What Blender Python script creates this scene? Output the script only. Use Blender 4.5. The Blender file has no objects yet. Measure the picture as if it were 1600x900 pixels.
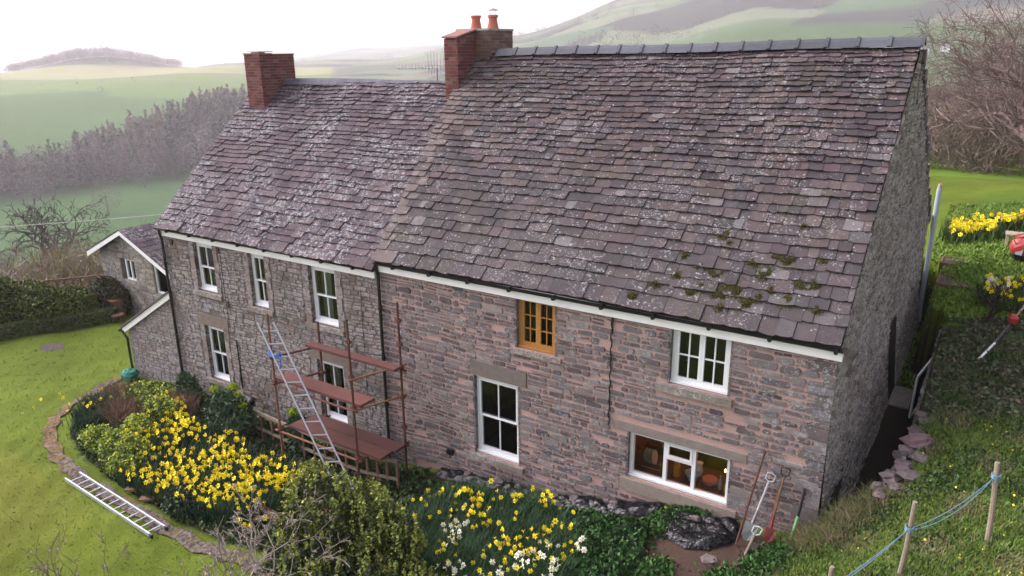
import bpy, math, random
import numpy as np
from mathutils import Matrix, Vector
random.seed(7); RS=np.random.RandomState(11)
sc=bpy.context.scene; COL=sc.collection
# ---------------- camera
cam=bpy.data.cameras.new('camera'); co=bpy.data.objects.new('camera',cam); COL.objects.link(co)
yaw,pit,roll,F=-0.57707,0.30761,-0.00955,1167.66
fw=Vector((math.sin(yaw)*math.cos(pit),math.cos(yaw)*math.cos(pit),-math.sin(pit)))
rr=Vector((math.cos(yaw),-math.sin(yaw),0)); up=rr.cross(fw)
r2=rr*math.cos(roll)+up*math.sin(roll); u2=-rr*math.sin(roll)+up*math.cos(roll)
m=Matrix((r2,u2,-fw)).transposed().to_4x4(); m.translation=Vector((1.4808,-10.8242,4.1512)); co.matrix_world=m
cam.sensor_width=36; cam.lens=F/1600*36; cam.clip_start=.1; cam.clip_end=12000; sc.camera=co
# ---------------- world, sun, exposure
w=bpy.data.worlds.new("World"); sc.world=w; w.use_nodes=True; wt=w.node_tree; wt.nodes.clear()
SUN_EL=math.radians(36); SUN_AZ=math.radians(-98)     # azimuth from +Y, negative = left
sky=wt.nodes.new('ShaderNodeTexSky'); sky.sky_type='NISHITA'; sky.sun_disc=False; sky.sun_elevation=SUN_EL; sky.sun_rotation=SUN_AZ
sky.air_density=1.0; sky.dust_density=6.0; sky.ozone_density=1.0; sky.altitude=200
hs=wt.nodes.new('ShaderNodeHueSaturation'); hs.inputs['Saturation'].default_value=.28
bg=wt.nodes.new('ShaderNodeBackground'); bg.inputs['Strength'].default_value=.15
wo=wt.nodes.new('ShaderNodeOutputWorld')
tn=wt.nodes.new('ShaderNodeMix'); tn.data_type='RGBA'; tn.blend_type='MULTIPLY'; tn.inputs[0].default_value=1; tn.inputs[7].default_value=(1.02,.965,1.02,1)
wt.links.new(sky.outputs[0],hs.inputs['Color']); wt.links.new(hs.outputs[0],tn.inputs[6]); wt.links.new(tn.outputs[2],bg.inputs['Color']); wt.links.new(bg.outputs[0],wo.inputs['Surface'])
sl=bpy.data.lights.new('sun','SUN'); sl.energy=.8; sl.angle=math.radians(45); sl.color=(1,.97,.94)
so=bpy.data.objects.new('sun',sl); COL.objects.link(so)
sd=Vector((math.sin(SUN_AZ)*math.cos(SUN_EL),math.cos(SUN_AZ)*math.cos(SUN_EL),math.sin(SUN_EL)))
so.rotation_euler=sd.to_track_quat('Z','Y').to_euler(); so.location=(0,0,30)
vs=sc.view_settings; vs.view_transform='Standard'; vs.look='None'; vs.gamma=1; vs.use_curve_mapping=False; vs.exposure=1.38
sc.cycles.max_bounces=6; sc.cycles.diffuse_bounces=3; sc.cycles.glossy_bounces=3; sc.cycles.transmission_bounces=4
sc.cycles.transparent_max_bounces=8; sc.cycles.volume_bounces=1; sc.cycles.use_denoising=True
HAZE=.00042
# ---------------- object helpers
def tag(o,label=None,cat=None,group=None,kind=None):
    if label:o['label']=label
    if cat:o['category']=cat
    if group:o['group']=group
    if kind:o['kind']=kind
    return o
def thing(name,label,cat,loc=(0,0,0),group=None):
    o=bpy.data.objects.new(name,None); COL.objects.link(o); o.location=loc; o.empty_display_size=.1
    return tag(o,label,cat,group)
class MB:
    def __init__(s): s.v=[];s.f=[];s.m=[];s.c=[]
    def add(s,vs_,fs,mi=0,c=(1,1,1)):
        b=len(s.v); s.v+=[tuple(v) for v in vs_]
        for f in fs: s.f.append(tuple(i+b for i in f)); s.m.append(mi); s.c.append(c)
    def box(s,x0,x1,y0,y1,z0,z1,mi=0,c=(1,1,1),R=None):
        vs_=[(x,y,z) for z in(z0,z1) for y in(y0,y1) for x in(x0,x1)]
        if R is not None: vs_=[R@Vector(v) for v in vs_]
        s.add(vs_,[(0,2,3,1),(4,5,7,6),(0,1,5,4),(2,6,7,3),(0,4,6,2),(1,3,7,5)],mi,c)
    def beam(s,a,b,w,h,mi=0,c=(1,1,1),upv=(0,0,1)):
        a=Vector(a);b=Vector(b);d=(b-a).normalized(); sx=d.cross(Vector(upv))
        if sx.length<1e-4: sx=d.cross(Vector((0,1,0)))
        sx.normalize(); uz=sx.cross(d).normalized()
        vs_=[p+sx*(i*w/2)+uz*(j*h/2) for p in(a,b) for i,j in((-1,-1),(1,-1),(1,1),(-1,1))]
        s.add(vs_,[(3,2,1,0),(4,5,6,7),(0,1,5,4),(1,2,6,5),(2,3,7,6),(3,0,4,7)],mi,c)
    def tube(s,pts,r,n=6,mi=0,c=(1,1,1),cap=True):
        pts=[Vector(p) for p in pts]; rs=r if isinstance(r,(list,tuple)) else [r]*len(pts)
        vs_=[];ref=None
        for i,p in enumerate(pts):
            d=(pts[min(i+1,len(pts)-1)]-pts[max(i-1,0)])
            if d.length<1e-9: d=Vector((0,0,1))
            d.normalize()
            if ref is None: ref=Vector((1,0,0)) if abs(d.x)<.8 else Vector((0,1,0))
            a=(ref-d*ref.dot(d)).normalized(); b=d.cross(a); ref=a
            vs_+=[p+(a*math.cos(2*math.pi*k/n)+b*math.sin(2*math.pi*k/n))*rs[i] for k in range(n)]
        fs=[(i*n+k,i*n+(k+1)%n,(i+1)*n+(k+1)%n,(i+1)*n+k) for i in range(len(pts)-1) for k in range(n)]
        if cap and n>2: fs+=[tuple(range(n))[::-1],tuple((len(pts)-1)*n+k for k in range(n))]
        s.add(vs_,fs,mi,c)
    def lathe(s,cx,cy,prof,n=14,mi=0,c=(1,1,1),R=None):
        vs_=[(cx+r*math.cos(2*math.pi*k/n),cy+r*math.sin(2*math.pi*k/n),z) for r,z in prof for k in range(n)]
        if R is not None: vs_=[R@Vector(v) for v in vs_]
        fs=[(i*n+k,i*n+(k+1)%n,(i+1)*n+(k+1)%n,(i+1)*n+k) for i in range(len(prof)-1) for k in range(n)]
        fs+=[tuple(range(n))[::-1],tuple((len(prof)-1)*n+k for k in range(n))]
        s.add(vs_,fs,mi,c)
def mesh_of(name,v,f,mats,mi=None,c=None,smooth=False):
    me=bpy.data.meshes.new(name); me.from_pydata(v,[],f)
    for m_ in (mats if isinstance(mats,(list,tuple)) else [mats]): me.materials.append(m_)
    if mi is not None and len(mats if isinstance(mats,(list,tuple)) else [mats])>1: me.polygons.foreach_set('material_index',np.array(mi,dtype=np.int32))
    if c is not None:
        n=np.array([len(x) for x in f]); cc=np.repeat(np.array(c,dtype=np.float32),n,axis=0)
        cc=np.hstack([cc,np.ones((len(cc),1),np.float32)])
        a=me.color_attributes.new('col','FLOAT_COLOR','CORNER'); a.data.foreach_set('color',cc.ravel())
    if smooth: me.polygons.foreach_set('use_smooth',np.ones(len(f),dtype=bool))
    me.update(); return me
def obj(name,mb,mats,parent=None,at=None,smooth=False,**t):
    v=mb.v
    if at is not None: v=[(a-at[0],b-at[1],c-at[2]) for a,b,c in v]
    me=mesh_of(name,v,mb.f,mats,mb.m,mb.c,smooth)
    o=bpy.data.objects.new(name,me); COL.objects.link(o)
    if at is not None: o.location=at
    if parent is not None:
        o.parent=parent
        o.matrix_parent_inverse=Matrix.Translation(-Vector(parent.location)) if parent.parent is None else Matrix.Identity(4)
    if t: tag(o,**t)
    return o
def fastmesh(name,V,Fq,C,mat,parent=None,**t):
    """V (n,k,3) faces with k verts each, C (n,3) colours: one mesh of loose small faces"""
    n,k,_=V.shape; me=bpy.data.meshes.new(name)
    me.vertices.add(n*k); me.vertices.foreach_set('co',V.astype(np.float32).ravel())
    me.loops.add(n*k); me.loops.foreach_set('vertex_index',np.arange(n*k,dtype=np.int32))
    me.polygons.add(n); me.polygons.foreach_set('loop_start',np.arange(0,n*k,k,dtype=np.int32)); me.polygons.foreach_set('loop_total',np.full(n,k,dtype=np.int32))
    a=me.color_attributes.new('col','FLOAT_COLOR','CORNER')
    cc=np.ones((n*k,4),np.float32); cc[:,:3]=np.repeat(C,k,axis=0); a.data.foreach_set('color',cc.ravel())
    me.materials.append(mat); me.update(); me.validate()
    o=bpy.data.objects.new(name,me); COL.objects.link(o)
    if parent is not None:
        o.parent=parent; o.matrix_parent_inverse=Matrix.Translation(-Vector(parent.location))
    return tag(o,**t)
def copy_tree(o,parent=None,data=True):
    c=o.copy(); COL.objects.link(c); c.parent=parent
    for ch in o.children: copy_tree(ch,c)
    return c
# ---------------- materials
class G:
    def __init__(s,name,rough=.8,spec=.3):
        s.mat=bpy.data.materials.new(name); s.mat.use_nodes=True; s.t=s.mat.node_tree; s.t.nodes.clear()
        s.out=s.n('OutputMaterial'); s.b=s.n('BsdfPrincipled'); s.b.inputs['Roughness'].default_value=rough
        s.b.inputs['Specular IOR Level'].default_value=spec; s.l(s.b.outputs[0],s.out.inputs[0]); s.co=s.n('TexCoord').outputs['Object']
    def n(s,t,**k):
        x=s.t.nodes.new('ShaderNode'+t)
        for a,b in k.items(): setattr(x,a,b)
        return x
    def l(s,a,b): s.t.links.new(a,b)
    def set(s,sock,v):
        if isinstance(v,bpy.types.NodeSocket): s.l(v,sock)
        else: sock.default_value=(*v,1) if isinstance(v,tuple) and len(v)==3 and sock.type=='RGBA' else v
    def noise(s,scale,detail=4,rough=.6,vec=None,dist=0):
        x=s.n('TexNoise'); s.l(vec or s.co,x.inputs['Vector']); x.inputs['Scale'].default_value=scale; x.inputs['Detail'].default_value=detail
        x.inputs['Roughness'].default_value=rough; x.inputs['Distortion'].default_value=dist; return x.outputs['Fac']
    def vor(s,scale,vec=None,feat='F1',out='Distance'):
        x=s.n('TexVoronoi',feature=feat); s.l(vec or s.co,x.inputs['Vector']); x.inputs['Scale'].default_value=scale; return x.outputs[out]
    def scale(s,v3,vec=None):
        x=s.n('Mapping'); s.l(vec or s.co,x.inputs['Vector']); x.inputs['Scale'].default_value=v3; return x.outputs[0]
    def step(s,v,a,b,o0=0.,o1=1.):
        x=s.n('MapRange',interpolation_type='SMOOTHSTEP'); s.l(v,x.inputs['Value'])
        for k,q in zip((1,2,3,4),(a,b,o0,o1)): x.inputs[k].default_value=q
        return x.outputs[0]
    def mul(s,a,b,op='MULTIPLY'):
        x=s.n('Math',operation=op); s.set(x.inputs[0],a); s.set(x.inputs[1],b); return x.outputs[0]
    def mix(s,f,a,b,mode='MIX'):
        x=s.n('Mix',data_type='RGBA',blend_type=mode); s.set(x.inputs[0],f); s.set(x.inputs[6],a); s.set(x.inputs[7],b); return x.outputs[2]
    def attr(s): x=s.n('Attribute',attribute_name='col'); return x.outputs['Color']
    def color(s,c): s.set(s.b.inputs['Base Color'],c)
    def bump(s,h,strength=.5,dist=.02):
        x=s.n('Bump'); x.inputs['Strength'].default_value=strength; x.inputs['Distance'].default_value=dist; s.l(h,x.inputs['Height']); s.l(x.outputs[0],s.b.inputs['Normal'])
def vary(g,base,amt,scale,detail=4):   # brightness variation multiplied onto base
    return g.mix(1.,base,g.mix(g.noise(scale,detail),(1-amt,)*3,(1+amt,)*3),'MULTIPLY')
def plain(name,c,rough=.6,spec=.4,amt=.2,scale=12,bump=.0,metal=0,attr=False):
    g=G(name,rough,spec); base=g.attr() if attr else c
    if attr: base=g.mix(1.,g.attr(),c,'MULTIPLY')
    g.color(vary(g,base,amt,scale)); g.b.inputs['Metallic'].default_value=metal
    if bump: g.bump(g.noise(scale*3),bump,.01)
    return g.mat
def lichened(name,lo,hi,liccol,patch=(.5,.62),spots=True,small=70,amt=.35,mossy=None,rough=.9,bump=.6,spotthr=.42):
    """stone: face colour x mottling, white lichen blotches gathered in patches"""
    g=G(name,rough,.2); base=g.mix(g.noise(9,5),tuple(lo),tuple(hi)); base=g.mix(1.,g.attr(),base,'MULTIPLY')
    base=vary(g,vary(g,base,amt,38,5),.22,1.6,3)
    big=g.step(g.noise(.9,3),patch[0]-.06,patch[1]-.02); mid=g.step(g.noise(11,5,.75,dist=.2),patch[0]+.045,patch[0]+.07); 
    fac=g.mul(g.mul(big,mid),g.step(g.noise(small,3,.6),.42,.47))
    if spots:
        sp=g.step(g.vor(13),.26,.20); sp=g.mul(sp,g.step(g.noise(4.1,2),.53,.58)); fac=g.mul(fac,sp,'MAXIMUM')
        s2=g.step(g.noise(34,2,.5),.61,.66); s2=g.mul(s2,g.step(g.noise(1.7,2),.42,.6)); fac=g.mul(fac,s2,'MAXIMUM')
    lc=g.mix(g.noise(25,3),tuple(x*.7 for x in liccol),tuple(liccol))
    c=g.mix(g.mul(fac,.85),base,lc)
    if mossy is not None:
        mo=g.mul(g.step(g.noise(1.3,3,dist=.3),.55,.66),g.step(g.noise(17,4),.48,.6)); c=g.mix(g.mul(mo,.7),c,tuple(mossy))
    g.color(c); g.bump(g.noise(55,5,.7),bump,.012); return g.mat
M={}
M['tile']=lichened('roof_stone',(.75,.72,.78),(1.15,1.1,1.12),(.36,.37,.38),patch=(.49,.57),small=22)
M['tile_clean']=lichened('roof_stone_old',(.75,.72,.76),(1.15,1.1,1.1),(.36,.36,.36),patch=(.53,.60),small=24,spots=True,mossy=(.06,.06,.03))
M['stone_pink']=lichened('rubble_stone',(.7,.7,.72),(1.25,1.2,1.2),(.42,.43,.45),patch=(.50,.60),small=34)
M['stone_grey']=lichened('weathered_stone',(.7,.7,.72),(1.25,1.2,1.15),(.38,.375,.385),patch=(.42,.52),small=26)
M['stone_gable']=lichened('gable_stone',(.6,.6,.58),(1.2,1.15,1.08),(.42,.43,.42),patch=(.44,.56),small=30,mossy=(.15,.12,.085))
g=G('pink_mortar',.95,.1); c=g.mix(g.noise(3,5),(.36,.235,.212),(.48,.34,.305)); c=vary(g,c,.3,40); g.color(c); g.bump(g.noise(70,4),.6,.01); M['mortar']=g.mat
g=G('grey_mortar',.95,.1); c=g.mix(g.noise(2.3,5),(.11,.09,.085),(.21,.18,.165)); c=vary(g,c,.35,50); g.color(c); g.bump(g.noise(60,4),.7,.012); M['mortar_grey']=g.mat
g=G('gable_mortar',.95,.1); c=g.mix(g.noise(2.3,5),(.17,.15,.135),(.29,.26,.235)); c=vary(g,c,.4,40); g.color(c); g.bump(g.noise(50,4),.8,.015); M['mortar_gable']=g.mat
M['dark']=plain('roof_underlay',(.03,.027,.027),.95,.1)
M['brick']=plain('red_brick',(1,1,1),.9,.15,.35,25,.4,attr=True)
M['brick_mortar']=plain('brick_mortar',(.22,.17,.15),.95,.1,.3,30)
M['ridge']=plain('ridge_tile',(.085,.09,.108),.75,.35,.3,9,.2,attr=True)
M['white']=plain('white_paint',(.84,.85,.86),.4,.4,.06,5)
M['upvc']=plain('white_window_frame',(.78,.81,.83),.3,.5,.04,5)
M['black']=plain('black_plastic',(.012,.012,.014),.35,.5,.3,9)
M['oak']=plain('oiled_oak',(.42,.20,.05),.5,.4,.3,14)
M['rust']=plain('rusty_steel',(.11,.048,.038),.85,.25,.55,7,.4)
M['rust_light']=plain('rusty_steel_orange',(.20,.095,.06),.85,.25,.5,7,.4)
M['board']=plain('rust_red_board',(.115,.05,.042),.8,.25,.3,5,.3,attr=True)
M['alu']=plain('aluminium',(.42,.44,.47),.42,.5,.15,9,0,.4)
M['grey_pipe']=plain('grey_pipe',(.36,.42,.47),.45,.4,.12,4)
M['wood_grey']=plain('weathered_wood',(.24,.20,.15),.9,.2,.4,18,.5)
M['wood_brown']=plain('brown_wood',(.16,.10,.065),.85,.2,.4,14,.4)
M['wood_pale']=plain('pale_wood',(.40,.34,.26),.85,.2,.3,10,.3)
M['terracotta']=plain('terracotta',(.40,.13,.085),.85,.2,.25,8,.2)
M['steel']=plain('worn_steel',(.30,.31,.33),.45,.5,.3,12,0,.6)
M['rope']=plain('blue_rope',(.13,.23,.29),.8,.2,.2,60)
M['bluerope']=plain('bright_blue_rope',(.03,.12,.42),.7,.2,.2,60)
M['red']=plain('red_plastic',(.36,.035,.03),.4,.5,.15,6)
M['redpaint']=plain('worn_red_paint',(.20,.045,.04),.7,.3,.5,20)
M['greenp']=plain('green_handle',(.20,.42,.16),.5,.4,.2,12)
M['stonep']=plain('plain_sandstone',(1,1,1),.9,.2,.35,10,.5,attr=True)
M['rock']=plain('purple_stone',(.15,.122,.124),.9,.2,.35,6,.6,attr=True)
M['leaf']=plain('leaf',(1,1,1),.6,.25,.15,3,attr=True)
M['petal']=plain('petal',(1,1,1),.6,.2,.08,30,attr=True)
M['bark']=plain('bark',(1,1,1),.95,.1,.3,8,.3,attr=True)
M['wire']=plain('wire',(.30,.30,.30),.6,.3)
g=G('black_polythene',.33,.35); g.color((.005,.005,.007)); g.bump(g.noise(7,2,.4,dist=2.),.25,.02); M['poly']=g.mat
g=G('window_glass',.03,.5)
tr=g.n('BsdfTransparent'); gl=g.n('BsdfGlossy'); gl.inputs['Roughness'].default_value=.03; gl.inputs['Color'].default_value=(.9,.95,1,1); fr=g.n('Fresnel'); fr.inputs['IOR'].default_value=1.55
tr.inputs['Color'].default_value=(.82,.86,.86,1); mx=g.n('MixShader'); g.l(fr.outputs[0],mx.inputs[0]); g.l(tr.outputs[0],mx.inputs[1]); g.l(gl.outputs[0],mx.inputs[2]); g.l(mx.outputs[0],g.out.inputs[0]); M['glass']=g.mat
M['curtain']=plain('green_curtain',(.25,.30,.22),.9,.1,.2,6)
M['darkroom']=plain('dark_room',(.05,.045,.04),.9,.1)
M['ceramic']=plain('ceramic',(.6,.6,.56),.3,.5,.1,attr=True)
# ================= GROUND =================
CP=np.array([(-19,0,-4.85),(-16.3,0,-4.55),(-13.4,0,-4.65),(-11,0,-4.68),(-8.8,0,-4.5),(-6.9,0,-4.2),(-4.2,0,-3.8),(-2.5,0,-3.42),(-1.2,0,-3.22),(-.3,0,-3.12),
(-.8,-.7,-3.27),(-2,-1,-3.45),(-4.3,-2.2,-4.15),(-6.2,-2.2,-4.3),(-8.4,-3.4,-4.6),(-11,-4.2,-4.68),(-14.4,-4.1,-4.7),(-12.4,-6.5,-4.8),(-18,-2.7,-4.75),(-21,-3,-4.9),(-27,-2,-5.2),(-25,3,-4.95),(-25,8,-5.2),(-32,3,-5.9),(-32,-8,-6.2),
(-20,-9,-5.2),(-8,-9,-4.9),(-3,-5,-4.2),(-3,-12,-4.6),(0,-2.2,-3.1),(.15,-.35,-2.75),(.7,-.4,-2.2),(1.27,-2,-1.95),(2.1,-1.3,-1.55),(.5,-3,-2.5),(2,-5,-1.9),(3,-10,-2.2),(1.15,.9,-1.55),(2.4,.5,-1.25),(1.4,4,-1.4),(2.5,3,-1.2),
(1.2,8,-1.3),(2.5,8,-1.05),(1.4,12,-1.15),(2.5,16,-1.0),(7,0,.2),(7,10,.1),(6,20,-.3),(12,5,1.5),(12,20,1),(12,-10,-.5),(1,22,-1.2),(-5,22,-2),(-5,13,-2.2),(-12,14,-3.8),(-20,16,-5.2),(-30,20,-7.5)],float)
def _phi(r2): return .5*r2*np.log(r2+1e-9)
_n=len(CP); _K=_phi(((CP[:,None,:2]-CP[None,:,:2])**2).sum(2))+.05*np.eye(_n); _P=np.hstack([np.ones((_n,1)),CP[:,:2]])
_sol=np.linalg.solve(np.block([[_K,_P],[_P.T,np.zeros((3,3))]]),np.concatenate([CP[:,2],np.zeros(3)]))
def sstep(x,a,b): t=np.clip((x-a)/(b-a),0,1); return t*t*(3-2*t)
def wob(x,y): return .035*np.sin(x*1.7+y*.6)*np.sin(y*1.9-x*.3)+.02*np.sin(x*4.3-y*2.2)+.012*np.sin(x*9.1+y*7.3)
def TPS(x,y):
    o=np.zeros_like(x)
    for i in range(_n): o+=_sol[i]*_phi((x-CP[i,0])**2+(y-CP[i,1])**2)
    return o+_sol[_n]+_sol[_n+1]*x+_sol[_n+2]*y
AZ=np.array([-2.2,-1.6,-1.155,-1.03,-.89,-.737,-.574,-.412,-.257,-.117,.007,.4,1.2])
DD=np.array([0,30,60,120,200,300,450,650,900,1200,1700,2600,6000.])
ZZ=np.array([
 [-4,-6,-12,-25,-35,-40,-32,-15,-3,-12,-40,-60,-70],
 [-4,-6,-14,-32,-42,-43,-32,-15,-3,-12,-40,-60,-70],
 [-4,-6,-12.5,-32,-46,-43,-31,-17,-13,-24,-50,-60,-70],
 [-4,-6,-12.5,-32,-46,-42,-30,-17,-13,-24,-50,-60,-70],
 [-4,-6,-12,-31,-45,-40,-28,-16,-12,-12,-20,-22,-60],
 [-3,-5,-14,-30,-40,-38,-27,-14,-9,-6,-7,20,-50],
 [-2,-3,-8,-20,-32,-36,-28,-8,8,24,5,30,-50],
 [-1,-1.5,-5,-14,-28,-34,-26,10,44,84,70,40,-50],
 [-1,-1.2,-4,-12,-26,-32,-24,24,76,130,190,180,0],
 [-1,-1,-3,-10,-24,-30,-22,28,88,150,230,260,50],
 [-1,-1,-3,-9,-22,-28,-20,26,84,142,220,260,80],
 [-1,0,-1,-5,-15,-20,-12,26,84,142,220,260,80],
 [-1,2,3,0,-5,-10,0,26,84,142,220,260,80]],float)
CX,CY=1.5,-10.8
def far(x,y):
    d=np.hypot(x-CX,y-CY); a=np.clip(np.arctan2(x-CX,y-CY),AZ[0],AZ[-1]-1e-6); i=np.clip(np.searchsorted(AZ,a)-1,0,len(AZ)-2); t=(a-AZ[i])/(AZ[i+1]-AZ[i]); t=t*t*(3-2*t)
    dc=np.clip(d,0,5999); j=np.clip(np.searchsorted(DD,dc)-1,0,len(DD)-2); u=(dc-DD[j])/(DD[j+1]-DD[j]); u=.5*u+.5*u*u*(3-2*u)
    z=(ZZ[i,j]*(1-t)+ZZ[i+1,j]*t)*(1-u)+(ZZ[i,j+1]*(1-t)+ZZ[i+1,j+1]*t)*u
    k=np.clip(d/400,0,1); z=z+15*np.exp(-((a+1.06)/.075)**2-((d-985)/75)**2); return z+k*(3*np.sin(x/83+1)*np.sin(y/97)+1.6*np.sin(x/31+y/47))
def inner(x,y): # 1 well inside the garden, 0 outside it
    return sstep(x,-37,-30)*sstep(-x,-15,-10)*sstep(y,-19,-14)*sstep(-y,-27,-22)
def gz(x,y):
    x=np.asarray(x,float);y=np.asarray(y,float); k=inner(x,y)
    z=np.where(k>0,TPS(x,y)*k+(far(x,y))*(1-k),far(x,y))
    z=z+wob(x,y)*k
    xe=1.0-.42*sstep(y,6.8,7.8); tr=sstep(x,.12,.2)*sstep(xe+.1-x,0,.16)*sstep(y,.0,.7)*sstep(-y,-12,-11)
    fl=np.minimum(z,-3.25+.03*y)
    z=z*(1-tr)+fl*tr
    return z
def g1(x,y): return float(gz(np.array([x]),np.array([y]))[0])
def grid(xs,ys,zf):
    X,Y=np.meshgrid(xs,ys); V=np.stack([X.ravel(),Y.ravel(),zf(X.ravel(),Y.ravel())],1); nx=len(xs);ny=len(ys)
    I=np.arange(nx*ny).reshape(ny,nx); Fq=np.stack([I[:-1,:-1].ravel(),I[:-1,1:].ravel(),I[1:,1:].ravel(),I[1:,:-1].ravel()],1); return V,Fq
def sheet(name,V,Fq,C,mat,**t):
    me=bpy.data.meshes.new(name); n=len(Fq)
    me.vertices.add(len(V)); me.vertices.foreach_set('co',V.astype(np.float32).ravel()); me.loops.add(n*4); me.loops.foreach_set('vertex_index',Fq.astype(np.int32).ravel())
    me.polygons.add(n); me.polygons.foreach_set('loop_start',np.arange(0,n*4,4,dtype=np.int32)); me.polygons.foreach_set('loop_total',np.full(n,4,dtype=np.int32)); me.polygons.foreach_set('use_smooth',np.ones(n,dtype=bool))
    a=me.color_attributes.new('col','FLOAT_COLOR','POINT'); cc=np.ones((len(V),4),np.float32); cc[:,:3]=C; a.data.foreach_set('color',cc.ravel())
    me.materials.append(mat); me.update(); me.validate(); o=bpy.data.objects.new(name,me); COL.objects.link(o); return tag(o,**t)
def inpoly(px,py,poly):
    r=np.zeros(px.shape,bool); n=len(poly)
    for i in range(n):
        x1,y1=poly[i];x2,y2=poly[(i+1)%n]
        if y1==y2: continue
        r^=((y1>py)!=(y2>py))&(px<(x2-x1)*(py-y1)/(y2-y1)+x1)
    return r
BED=[(-18.2,-.2),(-18.1,-1.5),(-17.4,-2.5),(-16.3,-3.1),(-15,-3.5),(-13,-3.7),(-11,-3.75),(-9.4,-3.7),(-8,-3.6),(-6.5,-3.4),(-4.6,-3.3),(-3.2,-2.6),(-2.4,-1.7),(-2.2,-1),(-2.6,-.4),(-3.5,-.12),(-8.9,-.12),(-16.5,-.1)]
SOIL=[(-2.5,-.1),(-2.35,-1.2),(-2.2,-2.0),(-1.5,-2.1),(-.75,-1.3),(-.45,-.8),(-.2,-.1)]
xs=np.concatenate([np.arange(-37,-20,.4),np.arange(-20,.1,.11),np.arange(.1,1.3,.05),np.arange(1.3,3.4,.12),np.arange(3.4,15.1,.45)])
ys=np.concatenate([np.arange(-19,-8,.5),np.arange(-8,1.2,.11),np.arange(1.2,14,.25),np.arange(14,27.1,.5)])
V,Fq=grid(xs,ys,gz); X,Y,Z=V.T
LAWN=np.array((.115,.16,.018)); C=np.tile(LAWN,(len(V),1)); 
nz=np.sin(X*.9+np.sin(Y*.7)*1.5)*np.sin(Y*1.1+np.sin(X*.5)*2); 
C*= (1+.14*nz)[:,None]; 
left=sstep(-X,10,16)*sstep(-Y,3.6,5)                                   # the drier yellow lawn nearer the beds
C=C*(1-left[:,None]*.5)+np.array((.19,.175,.035))*left[:,None]*.5
bank=sstep(X,-.6,.6)*sstep(-Y,-6,-1); C=C*(1-bank[:,None])+np.array((.10,.145,.028))*bank[:,None]
rear=sstep(X,.8,1.3)*sstep(Y,5.5,8)*(1-sstep(Y,20,24)); C=C*(1-rear[:,None])+np.array((.085,.15,.018))*rear[:,None]
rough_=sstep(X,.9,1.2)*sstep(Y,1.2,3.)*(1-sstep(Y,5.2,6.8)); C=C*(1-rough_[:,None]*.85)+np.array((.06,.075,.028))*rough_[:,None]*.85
C[inpoly(X,Y,BED)]=(.038,.04,.017)
s_=inpoly(X,Y,SOIL); C[s_]=(.095,.062,.052)
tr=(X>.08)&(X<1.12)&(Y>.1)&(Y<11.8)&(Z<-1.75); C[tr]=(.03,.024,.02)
g=G('garden_ground',.95,.1); base=g.mix(1.,g.attr(),g.mix(g.noise(2.2,5,.65),(.62,.72,.6),(1.35,1.25,1.3)),'MULTIPLY')
base=g.mix(1.,base,g.mix(g.noise(22,5,.7),(.8,.82,.8),(1.2,1.18,1.18)),'MULTIPLY'); g.color(base); g.bump(g.noise(35,5,.75),1.,.04)
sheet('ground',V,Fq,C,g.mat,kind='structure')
# far ground: one polar sheet to the horizon, with fields
SEEDS=[]; rs=np.random.RandomState(5)
for d0,d1,n in((160,700,90),(600,1300,260),(1200,2800,500)):
    for _ in range(n):
        a=rs.uniform(-1.7,.5); d=math.sqrt(rs.uniform(d0*d0,d1*d1)); SEEDS.append((CX+math.sin(a)*d,CY+math.cos(a)*d))
SEEDS=np.array(SEEDS); FC=[]
for i in range(len(SEEDS)):
    q=rs.rand()
    FC.append((.065+.03*rs.rand(),.10+.05*rs.rand(),.06) if q<.45 else ((.14,.165,.10) if q<.7 else ((.13,.115,.09) if q<.8 else (.045,.05,.045))))
FC=np.array(FC)
def fieldinfo(x,y):
    D=(x[:,None]-SEEDS[None,:,0])**2+(y[:,None]-SEEDS[None,:,1])**2; ix=np.argpartition(D,1,axis=1)[:,:2]; d=np.sqrt(np.take_along_axis(D,ix,1)); o=d[:,0]>d[:,1]
    i0=np.where(o,ix[:,1],ix[:,0]); return i0,np.abs(d[:,0]-d[:,1])
az=np.linspace(-2.3,1.3,420); dr=np.concatenate([np.geomspace(9,700,120),np.linspace(708,2600,230),np.geomspace(2700,9000,12)])
A,D=np.meshgrid(az,dr); X=(CX+np.sin(A)*D).ravel(); Y=(CY+np.cos(A)*D).ravel(); k=inner(X,Y)
Z=far(X,Y)*(1-k)+k*(TPS(X,Y)-6.)-.15*sstep(-np.hypot(X-CX,Y-CY),-60,-20); nx=len(az); ny=len(dr); I=np.arange(nx*ny).reshape(ny,nx)
Fq=np.stack([I[:-1,:-1].ravel(),I[:-1,1:].ravel(),I[1:,1:].ravel(),I[1:,:-1].ravel()],1)
Cc=np.zeros((len(X),3))
for s in range(0,len(X),4000):
    i0,e=fieldinfo(X[s:s+4000],Y[s:s+4000]); Cc[s:s+4000]=FC[i0]
dd=D.ravel(); aa=A.ravel()
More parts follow.
